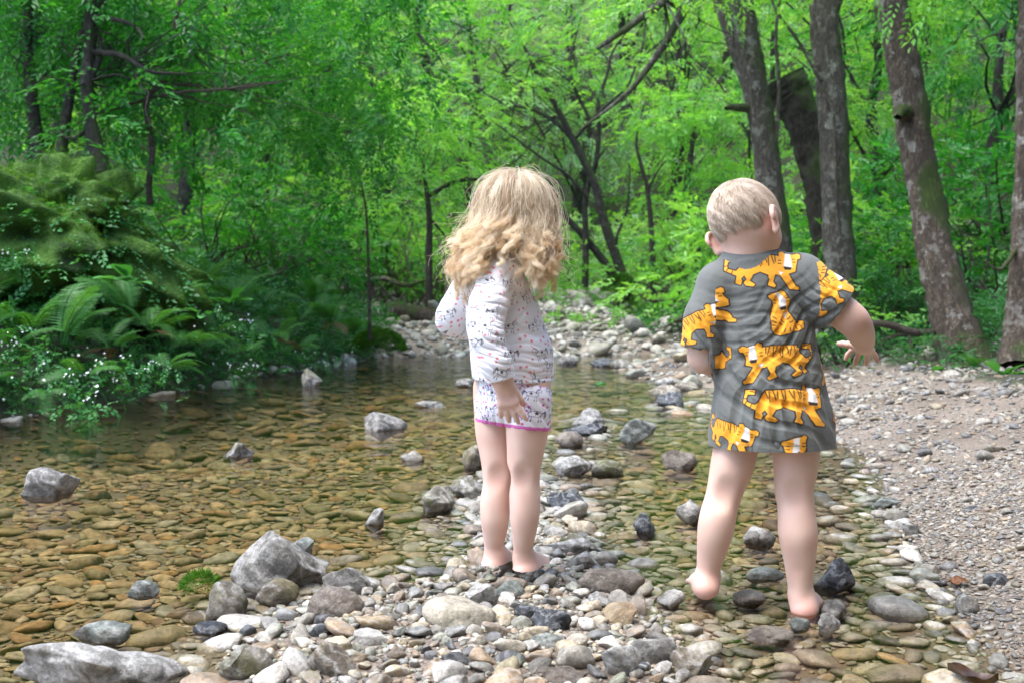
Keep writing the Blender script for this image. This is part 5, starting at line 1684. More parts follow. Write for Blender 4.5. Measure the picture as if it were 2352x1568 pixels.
def densify(v, f):
    """every quad into four, then smoothed -> verts, quads, normals"""
    n, m = len(v), len(f)
    e = np.concatenate([f[:, [0, 1]], f[:, [1, 2]], f[:, [2, 3]], f[:, [3, 0]]])
    key = np.minimum(e[:, 0], e[:, 1]).astype(np.int64) * n + np.maximum(e[:, 0], e[:, 1])
    uk, inv = np.unique(key, return_inverse=True)
    ev = .5 * (v[uk // n] + v[uk % n])
    fv = v[f].mean(1)
    V = np.concatenate([v, ev, fv])
    E = inv.reshape(4, m).T + n
    Fc = np.arange(m) + n + len(uk)
    F = np.concatenate([np.stack([f[:, k], E[:, k], Fc, E[:, (k + 3) % 4]], -1) for k in range(4)])
    V = relax(V, F, 2, .5)
    return V, F, quad_normals(V, F)


def frame_from(fwd, right):
    f = A3(fwd); f /= np.linalg.norm(f)
    r = A3(right); r -= f * (r @ f); r /= np.linalg.norm(r)
    return r, f, np.cross(r, f)            # right, forward, up


def hand(vol, wrist, direction, back, thumb_side, L=.10, spread=.28, curl=(.25, .3, .3, .35), thumb=(.9, .2), k=.005):
    """palm, four unequal fingers and a thumb leaving the side of the palm; back = where the back of the hand faces"""
    d = A3(direction); d /= np.linalg.norm(d)
    b = A3(back); b -= d * (b @ d); b /= np.linalg.norm(b)
    s = np.cross(b, d)
    if s @ A3(thumb_side) < 0: s = -s
    w = A3(wrist)
    palm = L * .52
    tips = []
    for i, (off, ln) in enumerate(((.36, .43), (.12, .49), (-.12, .45), (-.35, .35))):
        kn = w + d * palm * (1.0 - .1 * abs(off) * (1 if off > 0 else 2)) + s * off * L * .48
        vol.cone(w + s * off * L * .22, kn, L * .115, L * .085, k * 2.2)
        ang = off * spread * 2
        fd = d * math.cos(ang) + s * math.sin(ang)
        vol.ball(kn + b * L * .035, L * .062, .008)
        c = curl[i]
        p = kn; r = L * .072
        for j, seg in enumerate((.42, .32, .26)):
            a = c * (j + .6)
            q_ = p + (fd * math.cos(a) - b * math.sin(a)) * ln * L * seg * 1.12
            vol.cone(p, q_, r, r * .93, k)
            p, r = q_, r * .93
        tips.append(p)
    t0 = w + d * palm * .28 + s * L * .14
    td = d * math.cos(thumb[0]) + s * math.sin(thumb[0]) - b * thumb[1]; td /= np.linalg.norm(td)
    t1 = t0 + td * L * .22; t2 = t1 + (td * .9 + d * .35) * L * .17; t3 = t2 + (td * .8 + d * .45) * L * .13
    vol.cone(w + d * palm * .15, t0, L * .12, L * .11, k * 2)
    vol.chain([t0, t1, t2, t3], [L * .11, L * .085, L * .075, L * .066], k)
    tips.append(t3)
    return tips


def foot(vol, ankle, heel, direction, L=.15, k=.01, side=1):
    """heel, instep, ball and five toes; side = +1 when the big toe is on the left of the direction"""
    d = A3(direction); d[2] = 0; d /= np.linalg.norm(d)
    lft = np.array([-d[1], d[0], 0.0]) * side
    a, h = A3(ankle), A3(heel)
    up = np.array([0, 0, 1.0])
    vol.ball(h, (.0295, .030, .0255), .012, (lft, d, up))
    vol.cone(a, h + d * .012 + up * .012, .024, .023, .016)
    ball = h + d * L * .62 - up * .006
    vol.cone(a + d * .012, ball + up * .006, .022, .017, .02)
    vol.cone(h + d * .02, ball + lft * .014, .021, .016, .018)
    vol.cone(h + d * .01, ball - lft * .016 - d * .012, .019, .013, .018)
    for i, (o_, l_, r_) in enumerate(((.024, .80, .0098), (.009, .80, .0075), (-.004, .77, .007), (-.015, .73, .0066), (-.025, .68, .0062))):
        b0 = h + d * L * .56 + lft * o_ * .9 - up * .006
        tip = h + d * L * l_ * 1.14 + lft * o_ * 1.1 - up * (.024 - r_ - .002)
        vol.cone(b0, tip, r_ * 1.25, r_, .006)


def head(vol, C, r, f, u, s=1.0, nose=True):
    """skull, jaw, cheeks and face; C skull centre"""
    C = A3(C); F = (r, f, u)
    vol.ball(C, (.074 * s, .088 * s, .083 * s), .01, F)
    vol.ball(C + f * .022 * s - u * .048 * s, (.058 * s, .060 * s, .052 * s), .03, F)
    vol.ball(C + f * .052 * s - u * .078 * s, (.024 * s, .022 * s, .018 * s), .025, F)
    for sg in (-1, 1):
        vol.ball(C + f * .052 * s - u * .052 * s + r * .032 * s * sg, (.024 * s, .022 * s, .024 * s), .02, F)
        vol.ball(C + f * .083 * s - u * .022 * s + r * .029 * s * sg, (.014 * s, .012 * s, .010 * s), .012, F, 'sub')
        vol.ball(C + f * .072 * s - u * .022 * s + r * .028 * s * sg, (.0105 * s,) * 3, .003, F)
    vol.cone(C + f * .083 * s - u * .026 * s, C + f * .094 * s - u * .046 * s, .006 * s, .0095 * s, .010)
    for sg in (-1, 1): vol.ball(C + f * .087 * s - u * .048 * s + r * .008 * s * sg, .006 * s, .005, F)
    vol.cone(C + f * .080 * s - u * .066 * s - r * .015 * s, C + f * .080 * s - u * .066 * s + r * .015 * s, .006 * s, .006 * s, .006)
    vol.cone(C + f * .079 * s - u * .073 * s - r * .011 * s, C + f * .079 * s - u * .073 * s + r * .011 * s, .006 * s, .006 * s, .004)


def ear(vol, base, out, f, u, s=1.0):
    """shell of an ear: rim, inner fold and lobe standing out from the head"""
    b = A3(base)
    o = A3(out)
    n = (o * .58 - f * .80); n /= np.linalg.norm(n)            # the shell turns outward and back
    pts, rad = [], []
    for t in np.linspace(-2.5, 2.2, 12):
        c = b + n * .006 * s + u * (.021 * s * math.cos(t)) + (n * .55 - f * .6) * (.015 * s * math.sin(t + .1) + .011 * s)
        pts.append(c); rad.append(.0046 * s)
    pts = [b - u * .026 * s + n * .003] + pts
    rad = [.0062 * s] + rad
    vol.chain(pts[::-1], rad[::-1], .005)
    F = ((n * .55 - f * .6) / np.linalg.norm(n * .55 - f * .6), np.cross(u, n), u)
    vol.ball(b + n * .005 * s + (n * .4 - f * .45) * .010 * s, (.014 * s, .0055 * s, .024 * s), .006, F)
    vol.ball(b - u * .024 * s + n * .005 * s, (.007 * s, .006 * s, .009 * s), .008, F)


SKIN = mat_attr('skin', 'tint', .55, .06, .05, 500)
SKIN_BASE, SKIN_PINK = np.array([.70, .475, .38]), np.array([.66, .27, .22])


def skin_tint(v, spots, seed):
    t = np.repeat(SKIN_BASE[None], len(v), 0)
    q = np.random.default_rng(seed)
    mott = np.zeros(len(v))
    for _ in range(10):
        kv = q.normal(0, 60, 3); mott += np.sin(v @ kv + q.uniform(0, 6.28))
    t *= (1 + np.array([.010, .018, .018]) * mott[:, None])
    for c, r, a in spots:
        w = a * np.exp(-(((v - A3(c)) ** 2).sum(1) / r ** 2))
        t = t * (1 - w[:, None]) + SKIN_PINK * w[:, None]
    return t


# ------------------------------------------------------------------ prints
def seg_dist(p, a, b):
    u = b - a
    h = np.clip(((p - a) @ u) / (u @ u + 1e-9), 0, 1)
    return np.linalg.norm(p - a - h[:, None] * u, axis=1)


def poly_sd(p, poly):
    poly = np.asarray(poly, float)
    d = np.full(len(p), 1e9); ins = np.zeros(len(p), bool)
    for i in range(len(poly)):
        a, b = poly[i], poly[(i + 1) % len(poly)]
        d = np.minimum(d, seg_dist(p, a, b))
        c = (a[1] > p[:, 1]) != (b[1] > p[:, 1])
        x = (b[0] - a[0]) * (p[:, 1] - a[1]) / (b[1] - a[1] + 1e-12) + a[0]
        ins ^= c & (p[:, 0] < x)
    return np.where(ins, -d, d)


def paint(col, mask, rgb): col[mask] = col[mask] * (1 - mask[mask, None] if mask.dtype != bool else 0) + np.array(rgb)


def soft(col, w, rgb):
    w = np.clip(w, 0, 1)[:, None]
    col[:] = col * (1 - w) + np.array(rgb)[None] * w


T_ORANGE, T_BLACK, T_WHITE = (.88, .38, .022), (.012, .011, .012), (.80, .80, .80)
WALK = dict(c=(555, 1038),
    body=[(470, 962), (520, 950), (570, 950), (640, 950), (660, 975), (672, 1000), (690, 1015), (728, 1000), (732, 985), (724, 966), (690, 966), (686, 946), (738, 946), (748, 1005), (704, 1030), (688, 1038), (697, 1075), (672, 1085), (662, 1066),
          (668, 1055), (650, 1040), (640, 1060), (656, 1075), (648, 1090), (610, 1100), (600, 1090), (625, 1070), (605, 1040), (570, 1030), (530, 1050), (528, 1075), (537, 1100), (505, 1116), (496, 1106), (510, 1085), (495, 1050), (470, 1060),
          (450, 1095), (430, 1130), (387, 1139), (383, 1128), (402, 1115), (430, 1055), (395, 1047), (385, 1005), (380, 987), (367, 985), (364, 968), (378, 957), (402, 962), (440, 952), (452, 938), (470, 942), (470, 960)],
    white=[[(415, 957), (437, 951), (452, 1015), (408, 1025)], [(455, 1045), (480, 1036), (470, 1058)]], black=[[(408, 1025), (452, 1015), (448, 1033), (418, 1038)]],
    lines=[[(490 + i * 17, 954), (486 + i * 17 - (6 if i % 2 else -4), 988 + (i % 3) * 8)] for i in range(10)] + [[(735, 985), (746, 985)], [(728, 998), (736, 1008)], [(705, 1012), (712, 1024)], [(690, 955), (712, 950)], [(395, 985), (404, 985)], [(392, 1000), (402, 1000)], [(462, 985), (474, 983)], [(464, 1000), (476, 998)]])
SIT = dict(c=(590, 785),
    body=[(512, 700), (540, 690), (585, 680), (600, 672), (613, 680), (608, 700), (612, 745), (600, 762), (605, 785), (625, 815), (650, 835), (665, 832), (668, 822), (690, 822), (685, 855), (640, 870), (600, 878), (555, 892), (525, 885),
          (512, 860), (508, 800), (515, 765), (522, 750), (516, 722), (506, 712)],
    white=[[(555, 690), (580, 682), (588, 745), (548, 757)], [(568, 787), (600, 780), (584, 812)]], black=[[(548, 757), (588, 745), (585, 765), (560, 771)]],
    lines=[[(515, 800), (535, 812)], [(513, 820), (533, 830)], [(514, 842), (534, 846)], [(605, 800), (590, 815)], [(620, 822), (600, 830)], [(560, 815), (575, 830)], [(550, 830), (566, 842)], [(530, 870), (545, 855)], [(570, 875), (575, 858)],
           [(600, 872), (600, 855)], [(625, 866), (622, 850)], [(648, 860), (645, 845)], [(670, 855), (664, 842)], [(525, 720), (537, 722)], [(524, 735), (536, 736)], [(595, 710), (606, 708)], [(597, 725), (608, 723)]])


def tigers(UV, col, places):
    """places: (kind, u, v, scale, mirror, turn)"""
    for kind, u, v, sc, mir, rot in places:
        loc = (UV - np.array([u, v])) / sc
        near = np.abs(loc).max(1) < 150
        if not near.any(): continue
        p = loc[near]
        c, s = math.cos(rot), math.sin(rot)
        p = np.stack([p[:, 0] * c + p[:, 1] * s, -p[:, 0] * s + p[:, 1] * c], -1)
        if mir: p[:, 0] *= -1
        p = p / .438 + np.array(kind['c'])
        k = col[near]
        d = poly_sd(p, kind['body'])
        soft(k, (7.5 - d) / 2.5, T_BLACK)
        soft(k, (1.2 - d) / 2.5, T_ORANGE)
        for w in kind['white']: soft(k, (1.0 - poly_sd(p, w)) / 2.5, T_WHITE)
        for w in kind['black']: soft(k, (1.0 - poly_sd(p, w)) / 2.5, T_BLACK)
        for L in kind['lines']: soft(k, np.minimum((3.6 - seg_dist(p, np.array(L[0], float), np.array(L[1], float))) / 2.2, (2 - d) / 2), T_BLACK)
        col[near] = k


PONY = [[(-12, 4), (-8, -2), (0, -3), (8, -2), (12, 2), (11, 8), (0, 9), (-10, 8), (-12, 4)], [(-9, 8), (-10, 18)], [(-6, 8), (-5, 18)], [(7, 8), (7, 18)], [(10, 7), (12, 17)],
        [(-10, 0), (-13, -10), (-19, -7), (-18, -3), (-14, -3), (-11, 2)]]
PONY_DARK = [[(12, 2), (17, -3), (20, 4), (18, 10)], [(12, 1), (16, -1), (17, 6)], [(-12, -10), (-8, -6), (-7, 0)], [(-10, 17), (-10, 19)], [(-5, 17), (-5, 19)], [(7, 17), (7, 19)], [(12, 16), (12, 18)]]


def star_poly(r): return [(math.sin(i * math.pi / 5) * (r if i % 2 == 0 else r * .42), -math.cos(i * math.pi / 5) * (r if i % 2 == 0 else r * .42)) for i in range(10)]


def doodles(UV, col, seed, du=58, dv=62, line=(.15, .14, .18), pink=(.74, .18, .23)):
    q = np.random.default_rng(seed)
    lo, hi = UV.min(0), UV.max(0)
    for r_, v in enumerate(np.arange(lo[1] - dv, hi[1] + dv, dv * .5)):
        row = np.where(np.abs(UV[:, 1] - v) < 46)[0]
        if not len(row): continue
        for u in np.arange(lo[0] - du, hi[0] + du, du):
            uu, vv = u + (du * .5 if r_ % 2 else 0) + q.normal(0, 4), v + q.normal(0, 4)
            mir = q.random() < .5; rot = q.normal(0, .22); sc = q.uniform(.85, 1.12); is_pony = r_ % 2 == 0 or q.random() < .35
            near = row[np.abs(UV[row, 0] - uu) < 27 * sc]
            if not len(near): continue
            p = (UV[near] - np.array([uu, vv])) / sc
            c, s = math.cos(rot), math.sin(rot)
            p = np.stack([p[:, 0] * c + p[:, 1] * s, -p[:, 0] * s + p[:, 1] * c], -1)
            if mir: p[:, 0] *= -1
            k = col[near]
            if is_pony:
                for pl in PONY:
                    for a, b in zip(pl[:-1], pl[1:]): soft(k, (1.15 - seg_dist(p, np.array(a, float), np.array(b, float))) * .75, line)
                for pl in PONY_DARK:
                    for a, b in zip(pl[:-1], pl[1:]): soft(k, (1.5 - seg_dist(p, np.array(a, float), np.array(b, float))) * .9, tuple(x * .5 for x in line))
                soft(k, (1.4 - seg_dist(p, np.array([-14., -10.]), np.array([-17., -17.]))), pink)
                soft(k, .9 - poly_sd(p - np.array([3., 2.]), star_poly(4.2)), (.03, .03, .04))
                for sp in ((-22, 12), (22, -12)): soft(k, .8 - poly_sd(p - np.array(sp, float), star_poly(3.4)), pink)
            else:
                for sp in ((0, 0), (14, 9), (-12, 8)): soft(k, .9 - poly_sd(p - np.array(sp, float), star_poly(4.0)), pink)
            col[near] = k


def folds(v, nrm, waves, gain=1.5):
    """waves: (centre, radius, direction, wavelength, amplitude, phase)"""
    d = np.zeros(len(v))
    for c, r, dr, wl, am, ph in waves:
        c, dr = A3(c), A3(dr); dr = dr / np.linalg.norm(dr)
        w = np.exp(-((v - c) ** 2).sum(1) / r ** 2)
        x = (v - c) @ dr
        per = np.cross(dr, [0, 1, 0]); y = (v - c) @ per
        s = np.sin(2 * np.pi * x / wl + ph + 1.3 * np.sin(y / wl * 1.4 + ph))
        d += gain * am * w * (np.sign(s) * np.abs(s) ** 1.3 * .5 + (1 - np.abs(s)) * .5)
    return v + nrm * d[:, None]


def py_of(z, D): return 784 - ((z - CAM_H) / D + math.sin(PITCH)) / math.cos(PITCH) * FPX


# ------------------------------------------------------------------ hair
def mat_hair(name, root, tip, light):
    m, nt, out = mat_new(name)
    hi = N(nt, 'ShaderNodeHairInfo')
    at = N(nt, 'ShaderNodeAttribute', attribute_name='tone')
    base = mixc(nt, hi.outputs['Intercept'], root, tip)
    col = mixc(nt, at.outputs['Fac'], base, light)
    pb = N(nt, 'ShaderNodeBsdfPrincipled', Roughness=.38)
    pb.inputs['Specular IOR Level'].default_value = .45
    nt.links.new(col, pb.inputs['Base Color'])
    tr = N(nt, 'ShaderNodeBsdfTranslucent'); nt.links.new(col, tr.inputs[0])
    mx = N(nt, 'ShaderNodeMixShader'); mx.inputs[0].default_value = .28
    nt.links.new(pb.outputs[0], mx.inputs[1]); nt.links.new(tr.outputs[0], mx.inputs[2])
    nt.links.new(mx.outputs[0], out.inputs[0])
    return m


def hair_object(name, strands, tone, mat, parent, r0=.0004, r1=.00018):
    """strands (n, m, 3)"""
    n, m, _ = strands.shape
    hc = bpy.data.hair_curves.new(name)
    hc.add_curves([m] * n)
    hc.attributes['position'].data.foreach_set('vector', strands.astype(np.float32).ravel()) if 'position' in hc.attributes else hc.position_data.foreach_set('vector', strands.astype(np.float32).ravel())
    rad = np.tile(np.linspace(r0, r1, m), n).astype(np.float32)
    ra = hc.attributes.get('radius') or hc.attributes.new('radius', 'FLOAT', 'POINT')
    ra.data.foreach_set('value', rad)
    hc.attributes.new('tone', 'FLOAT', 'CURVE').data.foreach_set('value', np.asarray(tone, np.float32))
    o = bpy.data.objects.new(name, hc); COL.objects.link(o)
    hc.materials.append(mat)
    o.parent = parent; o.matrix_parent_inverse = Matrix.Translation(-parent.location)
    return o


def part(name, v, f, mat, parent, attrs):
    o = link(name, raw_mesh(name, v, f, True, attrs), mat, parent)
    o.matrix_parent_inverse = Matrix.Translation(-parent.location)
    return o


# ================================================================== the girl
DG = 2.39
def Q(px, py, dd=0.0): return A3(P(px, py, DG + dd))


girl = empty('person', Vector(Q(1170, 1335, .05)) * 1.0)
girl.location.z = h1(girl.location.x, girl.location.y)
tag(girl, 'long-haired blonde child in white printed top looking down, arms at her sides', 'person')
gr, gf, gu = frame_from((.50, .72, -.55), (.80, -.58, -.02))
gC = Q(1186, 484, .03)
lo, hi = Q(985, 1350, -.2), Q(1300, 380, .34)
vb = Vol(np.minimum(lo, hi) - .02, np.maximum(lo, hi) + .02, .0033)
face = np.array([.5, .87, 0.])
# trunk
vb.chain([Q(1178, 905, .04), Q(1178, 850, .04), Q(1158, 760, .03), Q(1136, 670, .03)], [.072, .076, .078, .070], .03)
vb.cone(Q(1110, 632, .06), Q(1150, 622, -.02), .040, .040, .03)
vb.cone(Q(1140, 640, .03), Q(1166, 545, .03), .036, .034, .02)
# legs
gm = DG / FPX
vb.limb([(Q(1212, 890, .01), .056)] + [(Q(x, y, dd), w * gm) for x, y, w, dd in ((1211, 940, 50, .005), (1210.5, 990, 47, .0), (1206, 1044, 40, .0), (1203, 1080, 36.5, .002), (1204, 1109, 33.5, .005), (1206, 1152, 34, .0), (1205, 1188, 31.5, .0), (1203.5, 1224, 26, .008), (1201, 1256, 20.5, .018), (1202, 1282, 19.5, .026))], .006, 34)
vb.limb([(Q(1137, 890, .07), .054)] + [(Q(x, y, dd), w * gm) for x, y, w, dd in ((1136, 940, 47, .07), (1136, 990, 44, .068), (1141, 1044, 38, .065), (1143, 1080, 34, .062), (1142, 1109, 31.5, .062), (1138, 1152, 34, .058), (1137, 1188, 32, .058), (1136, 1224, 26.5, .066), (1134, 1254, 20.5, .074), (1135, 1274, 19.5, .08))], .006, 34)
vb.ball(Q(1204, 1098, -.064), .036, .016, None, 'sub'); vb.ball(Q(1142, 1098, .000), .034, .016, None, 'sub')
heelR, heelL = Q(1205, 1311, .02), Q(1131, 1300, .07)
foot(vb, Q(1203, 1282, .03), heelR, (.50, .86, 0), .15, side=1)
foot(vb, Q(1138, 1275, .078), heelL, (.55, .83, 0), .15, side=-1)
# near (right) arm and hand
vb.limb([(Q(1140, 632, -.035), .034), (Q(1122, 700, -.09), .030), (Q(1120, 770, -.12), .027), (Q(1138, 830, -.125), .025), (Q(1150, 862, -.12), .0215), (Q(1157, 882, -.115), .0205)], .008, 22)
tips = hand(vb, Q(1156, 878, -.115), (.22, .04, -.97), (-.15, -.97, 0), (1, .3, 0), L=.098, spread=.42, curl=(.10, .22, .28, .34), thumb=(.45, .55))
# far (left) arm, elbow out, forearm forward
vb.chain([Q(1094, 640, .085), Q(1060, 690, .10), Q(1038, 730, .12), Q(1072, 750, .20), Q(1110, 745, .26)], [.034, .028, .025, .022, .018], .012)
hand(vb, Q(1110, 745, .26), (.6, .7, .15), (0, -.3, .95), (-1, 0, .3), L=.095)
head(vb, gC, gr, gf, gu, 1.02)
for sg in (-1, 1): ear(vb, gC + gr * .072 * sg - gu * .025, gr * sg, gf, gu)
v, f = vb.surface(); v = relax(v, f, 2)
spots = [(heelR, .028, .8), (heelL, .028, .8), (Q(1203, 1100, -.03), .02, .18), (Q(1145, 1100, .03), .02, .18)] + [(t, .012, .45) for t in tips] + [(Q(1170, 912, -.13), .03, .2)]
body_g = (v, f, skin_tint(v, spots, 3))
del vb

# printed top
lo, hi = Q(975, 900, -.22), Q(1310, 560, .34)
vs = Vol(np.minimum(lo, hi) - .01, np.maximum(lo, hi) + .01, .0030)
vs.chain([Q(1130, 606, .03), Q(1138, 660, .03), Q(1158, 740, .035), Q(1176, 820, .04), Q(1182, 930, .04)], [.050, .076, .090, .098, .104], .02, flat=((.87, -.5, 0), 1.02))
vs.cone(Q(1100, 626, .075), Q(1156, 618, -.025), .043, .043, .03)
vs.chain([Q(1142, 634, -.038), Q(1122, 702, -.092), Q(1118, 772, -.122), Q(1138, 832, -.127), Q(1160, 895, -.117)], [.046, .043, .037, .034, .0325], .014)
vs.limb([(Q(1094, 640, .085), .044), (Q(1060, 690, .10), .038), (Q(1036, 728, .118), .0345), (Q(1042, 742, .15), .0325), (Q(1075, 750, .20), .030), (Q(1112, 743, .262), .027)], .012, 22)
hem = vs.plane(Q(1180, 872, .04), (-.03, 0, -1))
armd = vs.blank()
armd.cone(Q(1138, 828, -.127), Q(1172, 935, -.115), .046, .046, .001)
cuff = vs.plane(Q(1154, 872, -.118), (.25, 0, -1))
inner = vs.d + .006
cutd = np.where(armd.d < 0, cuff, hem)
cave = np.maximum(inner, -(cutd + .028))
vs.d = np.maximum(np.maximum(vs.d, cutd), -cave)
vs.cone(Q(1142, 640, .03), Q(1170, 540, .03), .040, .042, .002, 'sub')
v, f = vs.surface(); v = relax(v, f, 3)
v, f, nn = densify(v, f)
wv = [(Q(1125, 690, -.13), .06, (.35, 0, 1), .021, .004, .3), (Q(1130, 775, -.15), .055, (.5, 0, .9), .017, .004, 1.0), (Q(1140, 835, -.15), .045, (.3, 0, .9), .016, .0035, 2.0), (Q(1200, 690, -.05), .07, (.6, 0, -.75), .030, .005, 0.),
      (Q(1225, 790, -.04), .09, (.3, 0, .9), .05, .005, 1.), (Q(1170, 845, -.05), .09, (.15, 0, 1), .022, .003, .5), (Q(1240, 850, -.03), .05, (.1, 0, 1), .016, .003, .2), (Q(1035, 740, .1), .05, (.8, 0, .5), .02, .0035, .2)]
v = folds(v, nn, wv, .6)
sg_ = DG / FPX
col = np.repeat(np.array([[.80, .80, .83]]), len(v), 0)
cx, cy_ = Q(1160, 760, .035)[0], Q(1160, 760, .035)[1]
on_arm = np.minimum.reduce([seg_dist(v, Q(a_, b_, c_), Q(d_, e_, g__)) for a_, b_, c_, d_, e_, g__ in ((1122, 702, -.092, 1118, 772, -.122), (1118, 772, -.122, 1138, 832, -.127), (1138, 832, -.127, 1160, 895, -.117), (1142, 634, -.06, 1122, 702, -.092))]) < .052
ang = np.arctan2(v[:, 0] - cx, -(v[:, 1] - cy_))
UV = np.stack([1160 + ang * .092 / sg_, py_of(v[:, 2], DG)], -1)
UVa = np.stack([(v[:, 0]) / sg_ + 4000 + v[:, 1] / sg_ * .6, py_of(v[:, 2], DG) + 7], -1)
UV[on_arm] = UVa[on_arm]
on_l = (np.minimum(seg_dist(v, Q(1060, 690, .10), Q(1036, 728, .118)), seg_dist(v, Q(1036, 728, .118), Q(1075, 750, .2))) < .046) & ~on_arm
UV[on_l] = UVa[on_l] + np.array([900, 25])
c1 = col[~on_arm]; doodles(UV[~on_arm], c1, 5); col[~on_arm] = c1
c1 = col[on_arm]; doodles(UV[on_arm], c1, 9); col[on_arm] = c1
hz = np.abs(UV[:, 1] - 858)
COTTON_W = mat_attr('white_cotton', 'tint', .85, 0, .25, 900, .15)
part('top', v, f, COTTON_W, girl, {'tint': col})

# printed bottoms with pink edging
lo, hi = Q(1070, 1010, -.12), Q(1285, 835, .2)
vs = Vol(np.minimum(lo, hi) - .01, np.maximum(lo, hi) + .01, .0031)
vs.chain([Q(1178, 920, .04), Q(1178, 830, .04)], [.083, .086], .03)
vs.cone(Q(1215, 915, .0), Q(1213, 1010, .0), .0560, .0525, .014)
vs.cone(Q(1138, 915, .07), Q(1140, 1010, .065), .0545, .0500, .014)
low = vs.plane(Q(1180, 978, .03), (-.10, -.05, -1)); upp = vs.plane(Q(1180, 848, .03), (0, 0, 1))
inner = np.maximum(vs.d + .005, -(low + .02))
vs.d = np.maximum(np.maximum(np.maximum(vs.d, low), upp), -inner)
v, f = vs.surface(); v = relax(v, f, 2)
v, f, nn = densify(v, f)
v = folds(v, nn, [(Q(1130, 930, -.02), .06, (.9, 0, .3), .02, .0035, .4), (Q(1210, 940, -.05), .06, (.7, 0, .5), .026, .003, 1.2)])
UV = np.stack([1178 + np.arctan2(v[:, 0] - Q(1178, 900, .04)[0], -(v[:, 1] - Q(1178, 900, .04)[1])) * .085 / sg_, py_of(v[:, 2], DG)], -1)
col = np.repeat(np.array([[.79, .79, .84]]), len(v), 0)
doodles(UV, col, 15, 50, 46, (.07, .04, .24), (.55, .06, .30))
n_ = np.array([-.10, -.05, -1.0]); n_ /= np.linalg.norm(n_)
edge = (v - Q(1180, 978, .03)) @ n_
soft(col, (edge + .0095) / .0015, (.62, .12, .42))
part('bottoms', v, f, COTTON_W, girl, {'tint': col})

part('body', body_g[0], body_g[1], SKIN, girl, {'tint': body_g[2]})

# long wavy hair
q = np.random.default_rng(33)
NL, PER, M = 260, 48, 34
gup = np.array([0, 0, 1.0])
rad = np.array([.079, .093, .088])


def head_pt(s, k=1.0): return gC + (gr[None] * s[:, :1] * rad[0] + gf[None] * s[:, 1:2] * rad[1] + gu[None] * s[:, 2:3] * rad[2]) * k


